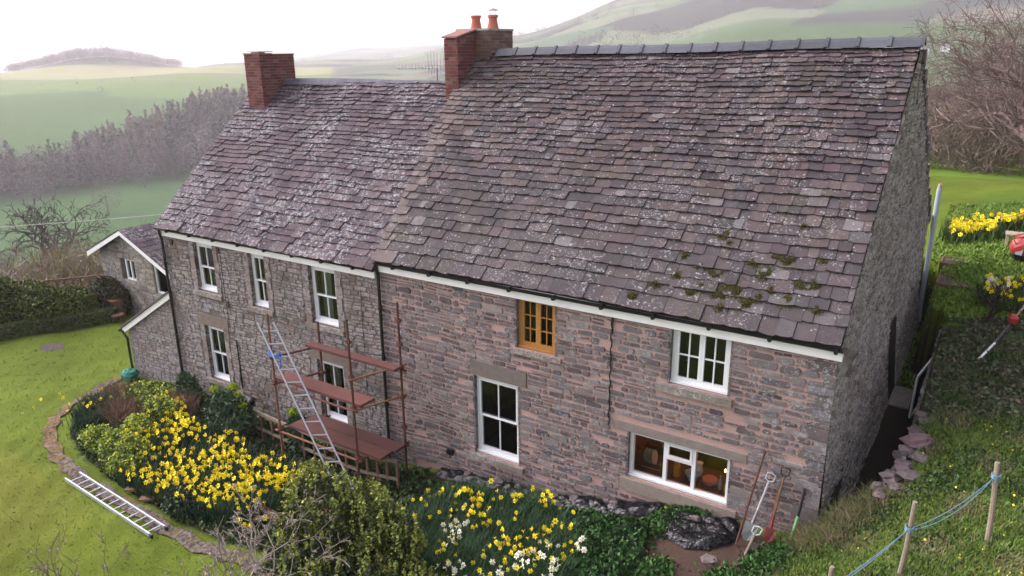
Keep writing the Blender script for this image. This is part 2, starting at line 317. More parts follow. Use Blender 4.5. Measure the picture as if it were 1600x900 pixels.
# home valley: set fields as the photograph shows them
val=(dd<620); Cc[val]=(.06,.10,.035)
Cc[(dd<620)&(dd>345)&(aa<-.95)]=(.10,.165,.035); Cc[(dd<560+25*np.sin(aa*9))&(dd>345)&(aa<-.95)]=(.055,.115,.03)
Cc[(dd<900)&(dd>=620)&(aa<-.8)]=(.10,.155,.03); Cc[(dd<900)&(dd>=760)&(aa<-.8)]=(.23,.23,.10)
Cc[(dd<345)&(dd>190)&(aa<-.5)]=(.045,.10,.03); Cc[(dd<205)&(dd>150)&(aa<-.7)]=(.11,.08,.06)
Cc[(dd<=150)]=(.11,.085,.05)
Cc[(dd<140)&(aa>-.5)]=(.12,.20,.025); 
hi=.6*sstep(Z.reshape(-1),200,260)[:,None]; Cc=Cc*(1-hi)+np.array((.08,.085,.075))*hi
g=G('far_fields',.95,.05); base=vary(g,g.attr(),.3,.02,6); base=vary(g,base,.25,.35,4); g.color(base)
sheet('hills',np.stack([X,Y,Z],1),Fq,Cc,g.mat,kind='structure')
def farz(x,y): x=np.atleast_1d(x).astype(float);y=np.atleast_1d(y).astype(float); return gz(x,y)

# ================= foliage tools =================
def rnd_dirs(n,rs=RS):
    v=rs.normal(size=(n,3)); return v/np.linalg.norm(v,axis=1)[:,None]
def leaves(P,size,flat=0.,asp=1.6,rs=RS,k=4,up=None):
    """a leaf (diamond) of given size at each point, random attitude"""
    n=len(P); a=rnd_dirs(n,rs); 
    if up is not None: a=a+np.array((0,0,up)); a/=np.linalg.norm(a,axis=1)[:,None]
    b=np.cross(a,rnd_dirs(n,rs)); b/=np.linalg.norm(b,axis=1)[:,None]
    s=np.asarray(size)*(0.6+.8*rs.rand(n)); s=s[:,None]
    if k==3: return np.stack([P-a*s*.5*asp*.6,P+b*s*.4,P+a*s*.5*asp],1)
    return np.stack([P-a*s*.5*asp,P-b*s*.5,P+a*s*.5*asp,P+b*s*.5],1)
def jitcol(n,cols,rs=RS,amt=.25,wts=None):
    cols=np.array(cols); i=rs.choice(len(cols),n,p=wts); return cols[i]*(1+amt*(rs.rand(n,1)*2-1))
def ell(n,c,r,rs=RS,shell=.55):
    d=rnd_dirs(n,rs); t=(shell+(1-shell)*rs.rand(n)**.6)[:,None]; return np.array(c)+d*t*np.array(r)
def tree_pts(base,h,spread,levels=5,seed=0,lean=(0,0),split=3,first=.3,r0=None,droop=0.,wig=.18,lenk=.72):
    """recursive bare tree: returns list of (p0,p1,r0,r1)"""
    rg=random.Random(seed); segs=[]; r0=r0 or h*.028
    def grow(p,d,L,r,lv):
        q=p; steps=3 if lv<3 else 2
        for s in range(steps):
            d2=(d+Vector((rg.gauss(0,wig),rg.gauss(0,wig),rg.gauss(0,wig)*.6+ (-droop if lv>2 else .03)))).normalized(); n_=q+d2*(L/steps); rr_=r*(1-.28*(s+1)/steps)
            segs.append((q,n_,r*(1-.28*s/steps),rr_)); q=n_; d=d2
            if lv<levels and s>0 and lv>0 and rg.random()<.6: 
                side=d.cross(Vector((rg.gauss(0,1),rg.gauss(0,1),rg.gauss(0,1)))).normalized(); grow(q,(d*.6+side*spread).normalized(),L*lenk*.7,rr_*.5,lv+2)
        if lv<levels:
            for k in range(split if lv<3 else 2):
                side=d.cross(Vector((rg.gauss(0,1),rg.gauss(0,1),rg.gauss(0,1)))).normalized()
                grow(q,(d*rg.uniform(.5,1)+side*spread*rg.uniform(.5,1.1)).normalized(),L*lenk*rg.uniform(.8,1.15),r*.6,lv+1)
    d=Vector((lean[0],lean[1],1)).normalized(); grow(Vector(base),d,h*first,r0,0); return segs
def seg_mesh(segs,col,thin=.012,vary_=.2,minr=.0):
    """thick pieces as 5-sided tubes (MB), thin ones as crossed ribbons (arrays)"""
    mb=MB(); Vt=[]
    for a,b,ra,rb in segs:
        ra=max(ra,minr); rb=max(rb,minr*.8)
        if ra>thin: mb.tube([a,b],[ra,rb],5,0,col,cap=False)
        else:
            d=(b-a).normalized(); s=d.cross(Vector((.3,.9,.1))).normalized(); 
            t=d.cross(s)
            for w_ in(s,t): mb.add([a-w_*ra,a+w_*ra,b+w_*rb,b-w_*rb],[(0,1,2,3)],0,col)
    return mb
# ================= HOUSE =================
def stones(mb,mp,u0,u1,v0,v1,ops,hr,lr,gap,prot,colf,topf=None,wave=.03,mi=1,rs=None):
    rs=rs or random.Random(3); v=v0
    ph=rs.uniform(0,9)
    W=lambda u,v_: wave*(math.sin(u*1.3+ph+v_)+.6*math.sin(u*3.1+v_*2.3+ph))
    while v<v1:
        h=rs.uniform(*hr); h=min(h,v1-v+.001)
        if h<.03: break
        iv=[(u0,u1)]
        for (a,b,c,d) in ops:
            if v+h>c+.01 and v<d-.01:
                ni=[]
                for p,q in iv:
                    if a>p: ni.append((p,min(q,a)))
                    if b<q: ni.append((max(p,b),q))
                iv=[x for x in ni if x[1]-x[0]>.04] if any(a<q and b>p for p,q in iv) else iv
        for p,q in iv:
            u=p
            while u<q-.02:
                L=rs.uniform(*lr)*(.7+.6*h/hr[1]); 
                if q-(u+L)<lr[0]*.7: L=q-u
                rows=[(v,h)]
                if h>hr[1]*.72 and rs.random()<.22: 
                    f_=rs.uniform(.38,.62); rows=[(v,h*f_),(v+h*f_,h*(1-f_))]
                for vv,hh in rows:
                    if rs.random()<.03: continue
                    g_=gap*rs.uniform(.6,1.7)/2; g2=gap*rs.uniform(.6,1.5)/2
                    a,b,c,d=u+g_,u+L-g_,vv+g2,vv+hh-g2
                    if d-c<.012 or b-a<.02: continue
                    ch=min(.35*(d-c),.3*(b-a)); j=lambda s=.16:rs.uniform(-1,1)*s*ch*1.6
                    P=[(a+ch*rs.uniform(.3,1.2),c+j()),(b-ch*rs.uniform(.3,1.2),c+j()),(b+j(),c+ch*rs.uniform(.4,1)),(b+j(),d-ch*rs.uniform(.4,1)),(b-ch*rs.uniform(.3,1.3),d+j()),(a+ch*rs.uniform(.3,1.3),d+j()),(a+j(),d-ch*rs.uniform(.4,1)),(a+j(),c+ch*rs.uniform(.4,1))]
                    cu,cv=(a+b)/2,(c+d)/2; edge=[o for o in ops if a>o[0]-.5 and b<o[1]+.5]
                    w_=0 if any(a<o[1]+.03 and b>o[0]-.03 for o in ops) else W(cu,cv)
                    pr=prot*rs.uniform(.6,1.4); tl=rs.uniform(-.2,.2)*prot
                    if topf is not None:
                        if c+w_>topf(cu)-.02: continue
                        P=[(x,min(y,topf(x)-.01-w_)) for x,y in P]
                    k=.86
                    ww=lambda x,y: w_ if w_==0 else W(x,y*0+cv)
                    base=[mp(x,y+ww(x,y),-.004) for x,y in P]; top=[mp(cu+(x-cu)*(1-(1-k)*.5*ch/(b-a)*6),cv+(y-cv)*k+ww(x,y),pr+tl*(1 if x>cu else -1)) for x,y in P]
                    mb.add(base+top,[(i,(i+1)%8,8+(i+1)%8,8+i) for i in range(8)]+[tuple(range(8,16))],mi,colf(rs,cu,cv))
                u+=L
        v+=h
def slab(mb,mp,u0,u1,v0,v1,w0,w1,mi,c=(1,1,1)):
    vs_=[mp(u,v,w_) for w_ in(w0,w1) for v in(v0,v1) for u in(u0,u1)]
    mb.add(vs_,[(0,2,3,1),(4,5,7,6),(0,1,5,4),(2,6,7,3),(0,4,6,2),(1,3,7,5)],mi,c)
def sheetwall(mb,mp,u0,u1,v0,v1,ops,depth,mi=0):
    us=sorted({u0,u1,*[o[0] for o in ops],*[o[1] for o in ops]}); vv=sorted({v0,v1,*[o[2] for o in ops],*[o[3] for o in ops]})
    us=[u for u in us if u0<=u<=u1]; vv=[v for v in vv if v0<=v<=v1]
    for i in range(len(us)-1):
        for j in range(len(vv)-1):
            cu,cv=(us[i]+us[i+1])/2,(vv[j]+vv[j+1])/2
            if any(a<cu<b and c<cv<d for a,b,c,d in ops): continue
            mb.add([mp(us[i],vv[j],0),mp(us[i+1],vv[j],0),mp(us[i+1],vv[j+1],0),mp(us[i],vv[j+1],0)],[(0,1,2,3)],mi)
    for a,b,c,d in ops:
        for (p,q) in (((a,c),(b,c)),((b,c),(b,d)),((b,d),(a,d)),((a,d),(a,c))):
            mb.add([mp(*p,0),mp(*q,0),mp(*q,-depth),mp(*p,-depth)],[(0,1,2,3)],mi)
def reveal_stones(mb,mp,ops,depth,colf,rs,mi=1):
    for a,b,c,d in ops:
        for side in(a,b):
            v=c
            while v<d-.04:
                h=min(rs.uniform(.07,.18),d-v); s=1 if side==a else -1
                cc=colf(rs,side,v)
                p=[mp(side+s*.012,v+.008,.015),mp(side+s*.012,v+.008,-depth+.03),mp(side+s*.012,v+h-.008,-depth+.03),mp(side+s*.012,v+h-.008,.015)]
                q=[mp(side-s*.02,v+.008,.015),mp(side-s*.02,v+.008,-depth+.03),mp(side-s*.02,v+h-.008,-depth+.03),mp(side-s*.02,v+h-.008,.015)]
                mb.add(q+p,[(4,5,6,7),(0,1,5,4),(1,2,6,5),(2,3,7,6),(3,0,4,7)],mi,cc); v+=h
def roof(mb,xl,xr,y0,z0,y1,z1,ex0,ex1,wr,colf,rs,thick=.032,right_edge=True,dx=(1,0,0),org=(0,0),undul=.025,big_first=1.25,ridge_drop=0):
    L=math.hypot(y1-y0,z1-z0); dy,dz=(y1-y0)/L,(z1-z0)/L
    ph=rs.uniform(0,9)
    sag=lambda x,s: undul*(math.sin(x*.9+ph)*math.sin(s*.8+1)+.5*math.sin(x*2.3+s*1.1))
    def pt(x,s,w_): w_+=sag(x,s)-ridge_drop*(s/L)*min(1,max(0,-x/8.5)); return (x,y0+dy*s-dz*w_,z0+dz*s+dy*w_)
    N=24
    for i in range(N): # underlay
        for j in range(8):
            sa,sb=L*j/8,L*(j+1)/8; f=lambda s,t:(xl(s/L)+(xr(s/L)-xl(s/L))*t)
            mb.add([pt(f(sa,i/N),sa,0),pt(f(sa,(i+1)/N),sa,0),pt(f(sb,(i+1)/N),sb,0),pt(f(sb,i/N),sb,0)],[(0,1,2,3)],0)
    s=-.02; first=True
    while s<L-.05:
        t=max(0,s/L); e=(ex0+(ex1-ex0)*t**.8)*rs.uniform(.85,1.15)*(big_first if first else 1); first=False
        a,b=xl(t),xr(t); x=a-rs.uniform(0,.03)
        cj=rs.uniform(-.012,.012); wv=rs.uniform(0,9)
        while x<b-.02:
            w_=rs.uniform(*wr)*(.55+.45*e/ex0) 
            if rs.random()<.15: w_*=1.35
            if b-(x+w_)<wr[0]*.5: w_=b-x+rs.uniform(-.01,.02)
            lift=.052+rs.uniform(-.006,.016); g_=.006
            sb=s+cj+rs.uniform(-.009,.009)+.009*math.sin(x*1.7+wv); st=min(s+e*1.6,L+.02); x0,x1=x+g_/2,x+w_-g_/2
            tilt=rs.uniform(-.016,.016); th=thick*rs.uniform(.7,1.4); n=3
            bot=[(x0+(x1-x0)*k/n, sb+(rs.uniform(.004,.02) if k in(0,n) else rs.uniform(-.006,.006))+tilt*(k/n-.5)) for k in range(n+1)]
            T=[pt(px,ps,lift+th+rs.uniform(-.002,.002)) for px,ps in bot]; B=[pt(px,ps+.004,lift) for px,ps in bot]
            U=[pt(x0,st,.012+th),pt(x1,st,.012+th)]; D=[pt(x0,st,.002),pt(x1,st,.002)]
            vs_=T+B+U+D; 
            fs=[(0,1,2,3,9,8),(4,5,1,0),(5,6,2,1),(6,7,3,2),(4,0,8,10),(3,7,11,9)]
            mb.add(vs_,fs,1,colf(rs,x,s/L)); x+=w_
        s+=e
    return pt
def wobble_c(base,amt): 
    def f(rs,u=0,v=0):
        b=base[rs.randrange(len(base))]; k=1+amt*rs.uniform(-1,1); return (b[0]*k,b[1]*k,b[2]*k)
    return f
c_pink=wobble_c([(.145,.130,.134),(.17,.15,.15),(.105,.094,.100),(.20,.18,.172),(.155,.152,.158),(.13,.108,.108),(.22,.21,.205)],.25)
c_grey=wobble_c([(.20,.17,.155),(.17,.145,.14),(.235,.20,.18),(.14,.12,.118),(.19,.175,.17),(.22,.175,.15)],.2)
c_jamb=wobble_c([(.20,.16,.135),(.235,.185,.155),(.18,.15,.14),(.16,.13,.12)],.15)
c_gable=wobble_c([(.25,.225,.205),(.19,.17,.158),(.30,.275,.25),(.15,.138,.128),(.27,.245,.21)],.25)
c_tileL=wobble_c([(.088,.066,.075),(.074,.058,.067),(.100,.075,.083),(.064,.051,.060),(.092,.072,.077),(.110,.088,.090)],.16)
_cr=wobble_c([(.128,.100,.108),(.105,.085,.094),(.150,.118,.122),(.090,.077,.085),(.165,.132,.125),(.118,.104,.112),(.142,.105,.105)],.18)
def c_tileR(rs,x,t):
    c=_cr(rs); k=max(0,1-t*1.8)*.55; gcol=(.135,.128,.13); c=tuple((a*(1-k)+b*k)*.60 for a,b in zip(c,gcol)); pl_=.03+.22*max(0,1+x/2.2)*max(0,1-t*1.1)+.10*(t>.93)
    if rs.random()<pl_: u_=rs.uniform(.15,.5); c=tuple(a*(1-u_)+.24*u_ for a in c)
    if x< -8.58-.42*t and rs.random()<.8: c=tuple(a*.5+b*.5 for a,b in zip(c,(.20,.165,.15)))   # a paler strip of newer tiles along the verge
    return c
XJ=-8.80; XL=-16.25; 
WIN={'kit':(-3.18,-1.38,-3.05,-2.16),'up':(-2.51,-1.52,-1.09,-.06),'mid':(-6.47,-5.43,-3.57,-1.88),'oak':(-5.48,-4.64,-1.09,-.06),
'a':(-15.02,-14.25,-1.55,-.30),'b':(-12.94,-12.36,-1.61,-.30),'c':(-10.92,-10.08,-1.64,-.30),'d':(-15.0,-14.23,-3.97,-2.48),'e':(-10.9,-10.05,-4.0,-2.52)}
opsR=[WIN[k] for k in('kit','up','mid','oak')]; opsL=[WIN[k] for k in 'abcde']
front=lambda u,v,w_:(u,-w_,v)
house=thing('stone_house','red stone farmhouse with pink mortar and mossy stone roof, the half right of the downpipe','house',(0,0,-3.1))
cott=thing('stone_house','grey weathered half of the farmhouse behind the scaffold, with three upper sash windows','house',(-8.82,0,-4.5))
# --- front wall, right half
rs=random.Random(21)
mb=MB(); sheetwall(mb,front,XJ,0,-5.1,-.02,opsR,.2)
lint=[(-6.56,-5.25,-1.86,-1.56),(-3.52,-1.13,-2.155,-2.0)]; sill=[(-6.62,-5.3,-3.70,-3.575),(-2.72,-1.42,-1.24,-1.095),(-5.62,-4.5,-1.20,-1.095),(-3.3,-1.2,-3.32,-3.06)]
stones(mb,front,XJ,-.02,-5.1,-.04,opsR+lint+sill,(.06,.15),(.12,.40),.030,.021,c_pink,rs=rs)
reveal_stones(mb,front,opsR,.2,c_pink,rs)
obj('front_wall',mb,[M['mortar'],M['stone_pink']],house)
# quoins at the gable corner
mb=MB(); v=-3.3; i=0
while v<-.2:
    h=rs.uniform(.12,.26); L=rs.uniform(.25,.5) if i%2 else rs.uniform(.14,.25)
    slab(mb,front,-L,.004,v+.008,v+h-.008,0,.024,0,c_pink(rs)); v+=h;i+=1
obj('quoin',mb,M['stone_pink'],house)
mb=MB(); slab(mb,front,-6.55,-5.26,-1.855,-1.565,-.1,.03,0,(.17,.145,.13)); obj('lintel',mb,M['stonep'],house)
mb=MB(); slab(mb,front,-3.52,-1.14,-2.155,-2.005,-.1,.026,0,(.22,.19,.17)); obj('lintel',mb,M['stonep'],house)
def sillbox(u0,u1,v0,v1,pr,c,parent,mat=M['stone_gable'],back=-.19):
    mb=MB(); n=6
    for i in range(n):
        a=u0+(u1-u0)*i/n;b=u0+(u1-u0)*(i+1)/n
        q=[(a,.19,v0),(b,.19,v0),(b,-pr,v0+rs.uniform(-.008,.008)),(a,-pr,v0),(a,.19,v1+.01),(b,.19,v1+.01),(b,-pr+rs.uniform(-.006,.006),v1-.015),(a,-pr,v1-.015)]
        mb.add(q,[(3,2,6,7),(4,7,6,5),(0,3,7,4),(1,5,6,2),(0,1,2,3)],0,c)
    obj('sill',mb,mat,parent)
sillbox(-6.60,-5.32,-3.70,-3.575,.075,(.24,.21,.19),house); sillbox(-2.72,-1.44,-1.24,-1.095,.07,(.24,.22,.2),house)
sillbox(-5.60,-4.52,-1.20,-1.095,.05,(.25,.2,.18),house); sillbox(-3.28,-1.22,-3.31,-3.06,.05,(.26,.22,.19),house,M['stonep'])
# --- front wall, left half
mb=MB(); sheetwall(mb,lambda u,v,w_:(u,-w_-.006,v),XL,XJ-.02,-5.1,-.15,opsL,.2)
jamb=[(a-.22,b+.2,c-.02,d+.02) for a,b,c,d in opsL]
lintL=[(WIN[k][0]-.25,WIN[k][1]+.22,WIN[k][3]+.005,WIN[k][3]+.30) for k in 'de']; sillL=[(a-.2,b+.18,c-.13,c-.005) for a,b,c,d in opsL]
stones(mb,lambda u,v,w_:(u,-w_-.006,v),XL,XJ-.03,-5.1,-.16,opsL+jamb+lintL+sillL,(.06,.15),(.12,.36),.02,.017,c_grey,rs=rs)
for a,b,c,d in opsL:
    for s in(-1,1):
        v=c-.01;i=0
        while v<d:
            h=min(rs.uniform(.16,.3),d-v+.01); w_=.21 if i%2 else .17
            u0,u1=(a-w_,a-.001) if s<0 else (b+.001,b+w_-.02)
            slab(mb,front,u0+.004,u1,v+.006,v+h-.006,-.02,.026,1,c_jamb(rs)); v+=h;i+=1
reveal_stones(mb,lambda u,v,w_:(u,-w_-.006,v),opsL,.2,wobble_c([(.09,.06,.05),(.07,.05,.045)],.2),rs)
obj('front_wall',mb,[M['mortar_grey'],M['stone_grey']],cott)
for q in lintL: mb=MB(); slab(mb,front,q[0],q[1],q[2],q[3],-.1,.034,0,(.19,.155,.135)); obj('lintel',mb,M['stonep'],cott)
for q in sillL: sillbox(q[0]+.02,q[1]-.02,q[2],q[3]+.005,.07,(.22,.19,.17),cott)
# dark end board and pegs on the left half
for u,v in((-15.9,-.42),(-14.02,-.38),(-13.9,-1.75)): mb=MB(); slab(mb,front,u-.05,u+.05,v-.08,v+.08,0,.05,0,(.09,.05,.045)); obj('wall_peg',mb,M['stonep'],cott)
# --- gable wall (skewed a little and battered at the foot)
def gx(y,z): t=min(1,max(0,(-.9-z)/2.2)); return .004+.019*y+.20*t*t*min(1,.25+y/1.6)
gab=lambda u,v,w_:(gx(u,v)+w_,u,v)
gtop=lambda y: (.16+(y+.16)*.934-.03) if y<4.1 else (4.13-(y-4.1)*.63)
mb=MB(); nu,nv=44,34
for i in range(nu):
    for j in range(nv):
        ua,ub=i*10.6/nu,(i+1)*10.6/nu; f=lambda u,t:-5.2+(gtop(u)-.0+5.2)*t
        mb.add([gab(ua,f(ua,j/nv),0),gab(ub,f(ub,j/nv),0),gab(ub,f(ub,(j+1)/nv),0),gab(ua,f(ua,(j+1)/nv),0)],[(0,1,2,3)],0)
stones(mb,gab,0.004,10.6,-4.2,4.2,[(5.6,6.5,-3.3,-1.3)],(.05,.13),(.10,.34),.022,.026,c_gable,topf=gtop,rs=rs,wave=.02)
obj('gable_wall',mb,[M['mortar_gable'],M['stone_gable']],house)
mb=MB(); slab(mb,gab,5.62,6.48,-3.2,-1.35,.005,.012,0); obj('gable_door',mb,plain('dark_door',(.02,.016,.015),.8,.2),house,label='dark doorway at the bottom of the gable wall')
mb=MB(); mb.box(gx(5.6,-3)+.0,gx(5.6,-3)+.42,5.5,6.6,-3.3,-3.05,0,(.2,.18,.17)); obj('doorstep',mb,M['stonep'],house)
mb=MB() # rear and left end walls, hidden from this side
mb.add([(XL,10.6,-5),(.2,10.6,-4),(.2,10.6,.05),(XL,10.6,.05)],[(0,1,2,3)]); obj('rear_wall',mb,M['mortar_grey'],house)
mb=MB(); mb.add([(XL,0,-5.1),(XL,7.5,-5.1),(XL,7.5,.05),(XL,3.72,3.45),(XL,0,.05)],[(0,1,2,3,4)]); obj('end_wall',mb,M['mortar_grey'],cott)
mb=MB(); mb.add([(XJ-.3,0,0),(XJ-.3,7.5,0),(XJ-.3,4.1,4.1)],[(0,1,2)]); obj('party_wall',mb,M['mortar_grey'],house)
# --- roofs
rs=random.Random(5); mb=MB()
xlR=lambda t:-8.80-.52*t; xrR=lambda t:.045+.01*t
ptR=roof(mb,xlR,xrR,-.16,.12,4.1,4.10,.235,.108,(.15,.38),c_tileR,rs,undul=.022,ridge_drop=.09)
# verge stones on the rear slope edge and the rear slope itself
mb.add([(xlR(1),4.1,4.1),(.07,4.1,4.1),(.22,10.8,-.06),(XL,10.8,-.06)],[(0,1,2,3)],0)
y=4.2
while y<10.8:
    L=rs.uniform(.2,.35); z=4.14-(y-4.1)*.63; mb.box(-.3,.10+.019*(y-4.1)+rs.uniform(0,.05),y,y+L*1.2,z-.17,z+.02+rs.uniform(0,.03),1,_cr(rs)); y+=L
rf=obj('roof',mb,[M['dark'],M['tile_clean']],house)
rs=random.Random(8); mb=MB()
xlL=lambda t:XL-.05-.10*t; xrL=lambda t:-8.74-.52*t-.06
ptL=roof(mb,xlL,xrL,-.16,-.09,3.72,3.38,.205,.118,(.16,.38),c_tileL,rs,undul=.03)
mb.add([(xlL(1),3.72,3.43),(-9.3,3.72,3.43),(-9.3,7.6,-.1),(XL-.1,7.6,-.1)],[(0,1,2,3)],0)
rfL=obj('roof',mb,[M['dark'],M['tile']],cott)
def ridge(name,x0,x1,y,zf,n,parent,c,w_=.14,cap=True,rs=rs):
    for i in range(n):
        a=x0+(x1-x0)*i/n; b=x0+(x1-x0)*(i+1)/n; za=zf(a);zb=zf(b); mb=MB(); k=1+rs.uniform(-.18,.18); cc=tuple(q*k for q in c)
        sec=[(-w_,-.125),(-w_*.45,-.015),(0,.035),(w_*.45,-.015),(w_,-.125)]
        P=[(a+.004,y+p,za+q) for p,q in sec]+[(b-.004,y+p,zb+q) for p,q in sec]
        mb.add(P,[(j,j+1,j+6,j+5) for j in range(4)]+[(0,4,3,2,1),(5,6,7,8,9)],0,cc)
        if cap:
            P=[(b-.03,y+p*1.08,zb+q+.022) for p,q in sec]+[(b+.035,y+p*1.08,zb+q+.022) for p,q in sec]+[(b-.03,y+p,zb+q) for p,q in sec]+[(b+.035,y+p,zb+q) for p,q in sec]
            mb.add(P,[(j,j+1,j+6,j+5) for j in range(4)]+[(10+j,11+j,j+1,j) for j in range(4)]+[(5+j,6+j,16+j,15+j) for j in range(4)],0,tuple(q*.9 for q in cc))
        obj('ridge_tile',mb,M['ridge'],parent)
zR=lambda x:4.275-.115*min(1,max(0,-x/8.5))-.012*math.sin(x*1.1)
ridge('r',-8.55,.10,4.1,zR,17,rf,(1,1,1))
ridge('r',-15.6,-9.75,3.72,lambda x:3.46+.012*math.sin(x*1.3),20,rfL,(.95,.85,.95),w_=.17,cap=False)
# moss cushions on the lower right of the roof
P=[];Cm=[]
rsm=np.random.RandomState(4)
for (x,s,r) in ((-2.05,1.62,.17),(-1.95,1.45,.12),(-1.28,1.0,.17),(-2.0,.85,.15),(-1.6,.62,.15),(-1.85,.5,.13),(-1.25,.58,.11),(-2.25,.98,.12),(-.72,.92,.21),(-.55,.95,.15),(-1.0,1.28,.15),(-1.2,1.32,.1),(-3.2,.2,.10),(-2.9,.5,.11),(-2.3,.45,.1),(-1.75,.3,.11),(-2.6,.72,.09),(-.5,1.4,.09),(-.9,1.95,.08),(-1.7,.7,.2),(-1.4,.45,.14),(-1.1,.75,.13),(-2.15,.6,.12),(-.85,.6,.14),(-.4,.55,.1),(-1.5,1.2,.12),(-2.6,1.1,.08)):
    n=int(1500*r/.15); q=rsm.normal(size=(n,2))*r*.42
    for dx_,ds in q:
        if math.sin((x+dx_)*23)*math.sin((s+ds)*19)>.55: continue
        P.append(ptR(x+dx_,s+ds,.07+.035*math.exp(-(dx_**2+ds**2)/(r*r*.3))*rsm.rand())); Cm.append(x)
P=np.array(P); fastmesh('moss',leaves(P,.022,rs=rsm,k=3),None,jitcol(len(P),[(.10,.095,.02),(.06,.055,.015),(.15,.14,.03),(.045,.03,.015)],rsm),M['leaf'],parent=house,kind='stuff')
# --- eaves: fascia, gutter, brackets, downpipes
def eaves(x0,x1,z,parent,gm,pipes,y=-.005):
    mb=MB(); mb.box(x0,x1,-.07,y-.001,z-.215,z-.005); obj('fascia',mb,M['white'],parent)
    mb=MB(); n=8; r=.046; vs_=[]
    for x in(x0,x1):
        for rr_ in(r,r-.008):
            for k in range(n+1): a=math.pi*k/n; vs_.append((x,-.115-math.cos(a)*rr_,z-.02-math.sin(a)*rr_))
    N=n+1; fs=[]
    for k in range(n): fs+=[(k,k+1,2*N+k+1,2*N+k),(N+k,3*N+k,3*N+k+1,N+k+1)]
    fs+=[(0,2*N,3*N,N),(n,N+n,3*N+n,2*N+n)]; mb.add(vs_,fs)
    for x in(x0,x1): mb.lathe(0,0,[(r+.004,-.012),(r+.004,.012)],12,R=Matrix.Translation((x,-.115,z-.02))@Matrix.Rotation(math.pi/2,4,'Y'))
    gu=obj('gutter',mb,gm,parent)
    x=x0+.5
    while x<x1: mb=MB(); mb.box(x-.02,x+.02,-.18,-.05,z-.085,z-.01); mb.box(x-.03,x+.03,-.182,-.165,z-.07,z+.005); obj('bracket',mb,gm,gu); x+=.92
eaves(XJ,.06,.105,house,M['black'],())
eaves(XL-.1,XJ-.08,-.06,cott,M['black'],())
def downpipe(x,z0,z1,parent,r=.036,dx=0):
    mb=MB(); mb.tube([(x+dx,-.115,z1),(x+dx*.5,-.10,z1-.12),(x,-.07,z1-.25),(x,-.065,z0)],r,10)
    for z in np.arange(z0+.3,z1-.2,1.1): mb.tube([(x,-.065,z-.03),(x,-.065,z+.03)],r*1.35,10)
    obj('downpipe',mb,M['black'],parent)
downpipe(XJ+.02,-4.5,.05,house); downpipe(XL+.02,-4.6,-.12,cott)
# --- windows
def win(parent,key,kind,mat=None,label=None,y=.11):
    mat=mat or M['upvc']; x0,x1,z0,z1=WIN[key]; x0+=.012;x1-=.012;z0+=.012;z1-=.012; fw_,fd=.062,.07
    mb=MB()
    def rect(a,b,c,d,w_,ya,yb,m_=mb): m_.box(a,b,ya,yb,c,c+w_); m_.box(a,b,ya,yb,d-w_,d); m_.box(a,a+w_,ya,yb,c+w_,d-w_); m_.box(b-w_,b,ya,yb,c+w_,d-w_)
    rect(x0,x1,z0,z1,fw_,y-.035,y+.05); mb.box(x0-.008,x1+.008,y-.075,y-.036,z0,z0+.035)
    W=obj('window',mb,mat,parent)
    if label: W['label']=label
    a,b,c,d=x0+fw_,x1-fw_,z0+fw_,z1-fw_
    def leaf(nm,a,b,c,d,cols,rows,w_=.045,bar=.022,yo=0,botw=0):
        m2=MB(); rect(a+.001,b-.001,c+.001,d-.001,w_,y-.028+yo,y+.02+yo,m2)
        if botw: m2.box(a+w_,b-w_,y-.026+yo,y+.02+yo,c+w_,c+w_+botw)
        for i in range(1,cols): u=a+w_+(b-a-2*w_)*i/cols; m2.box(u-bar/2,u+bar/2,y-.022+yo,y+.01+yo,c+w_,d-w_)
        for i in range(1,rows): v=c+w_+(d-c-2*w_)*i/rows; m2.box(a+w_,b-w_,y-.0215+yo,y+.009+yo,v-bar/2,v+bar/2)
        s_=obj(nm,m2,mat,W); m3=MB(); m3.add([(a+w_,y+yo,c+w_),(b-w_,y+yo,c+w_),(b-w_,y+yo,d-w_),(a+w_,y+yo,d-w_)],[(0,1,2,3)]); obj('pane',m3,M['glass'],W)
    if kind=='sash':
        mz=(c+d)/2; leaf('sash',a,b,c,mz+.02,2,1,.035,.02,.012,.03); leaf('sash',a,b,mz-.02,d,2,1,.035,.02,-.02)
    elif kind=='case2': mx_=(a+b)/2; leaf('casement',a,mx_,c,d,2,2); leaf('casement',mx_,b,c,d,2,2)
    elif kind=='case3': mx_=(a+b)/2; leaf('casement',a,mx_,c,d,2,3,.05,.016); leaf('casement',mx_,b,c,d,2,3,.05,.016)
    elif kind=='kitchen':
        u1=a+(b-a)*.355;u2=a+(b-a)*.66
        m2=MB(); m2.box(u1-.03,u1+.03,y-.034,y+.049,c,d); m2.box(u2-.03,u2+.03,y-.034,y+.049,c,d); m2.box(u1+.03,u2-.03,y-.034,y+.049,c+(d-c)*.60,c+(d-c)*.60+.045); obj('mullion',m2,mat,W)
        for p,q,r_,s_ in((a,u1-.03,c,d),(u1+.03,u2-.03,c,c+(d-c)*.6),(u2+.03,b,c,d)):
            m3=MB(); m3.add([(p,y+.02,r_),(q,y+.02,r_),(q,y+.02,s_),(p,y+.02,s_)],[(0,1,2,3)]); obj('pane',m3,M['glass'],W)
        leaf('vent_light',u1+.03,u2-.03,c+(d-c)*.6+.045,d,1,1,.035,.02,-.02)
    return W
win(house,'kit','kitchen'); win(house,'up','case2'); win(house,'mid','sash'); win(house,'oak','case3',M['oak'],'varnished oak casement window')
for k in 'abcde': win(cott,k,'sash')
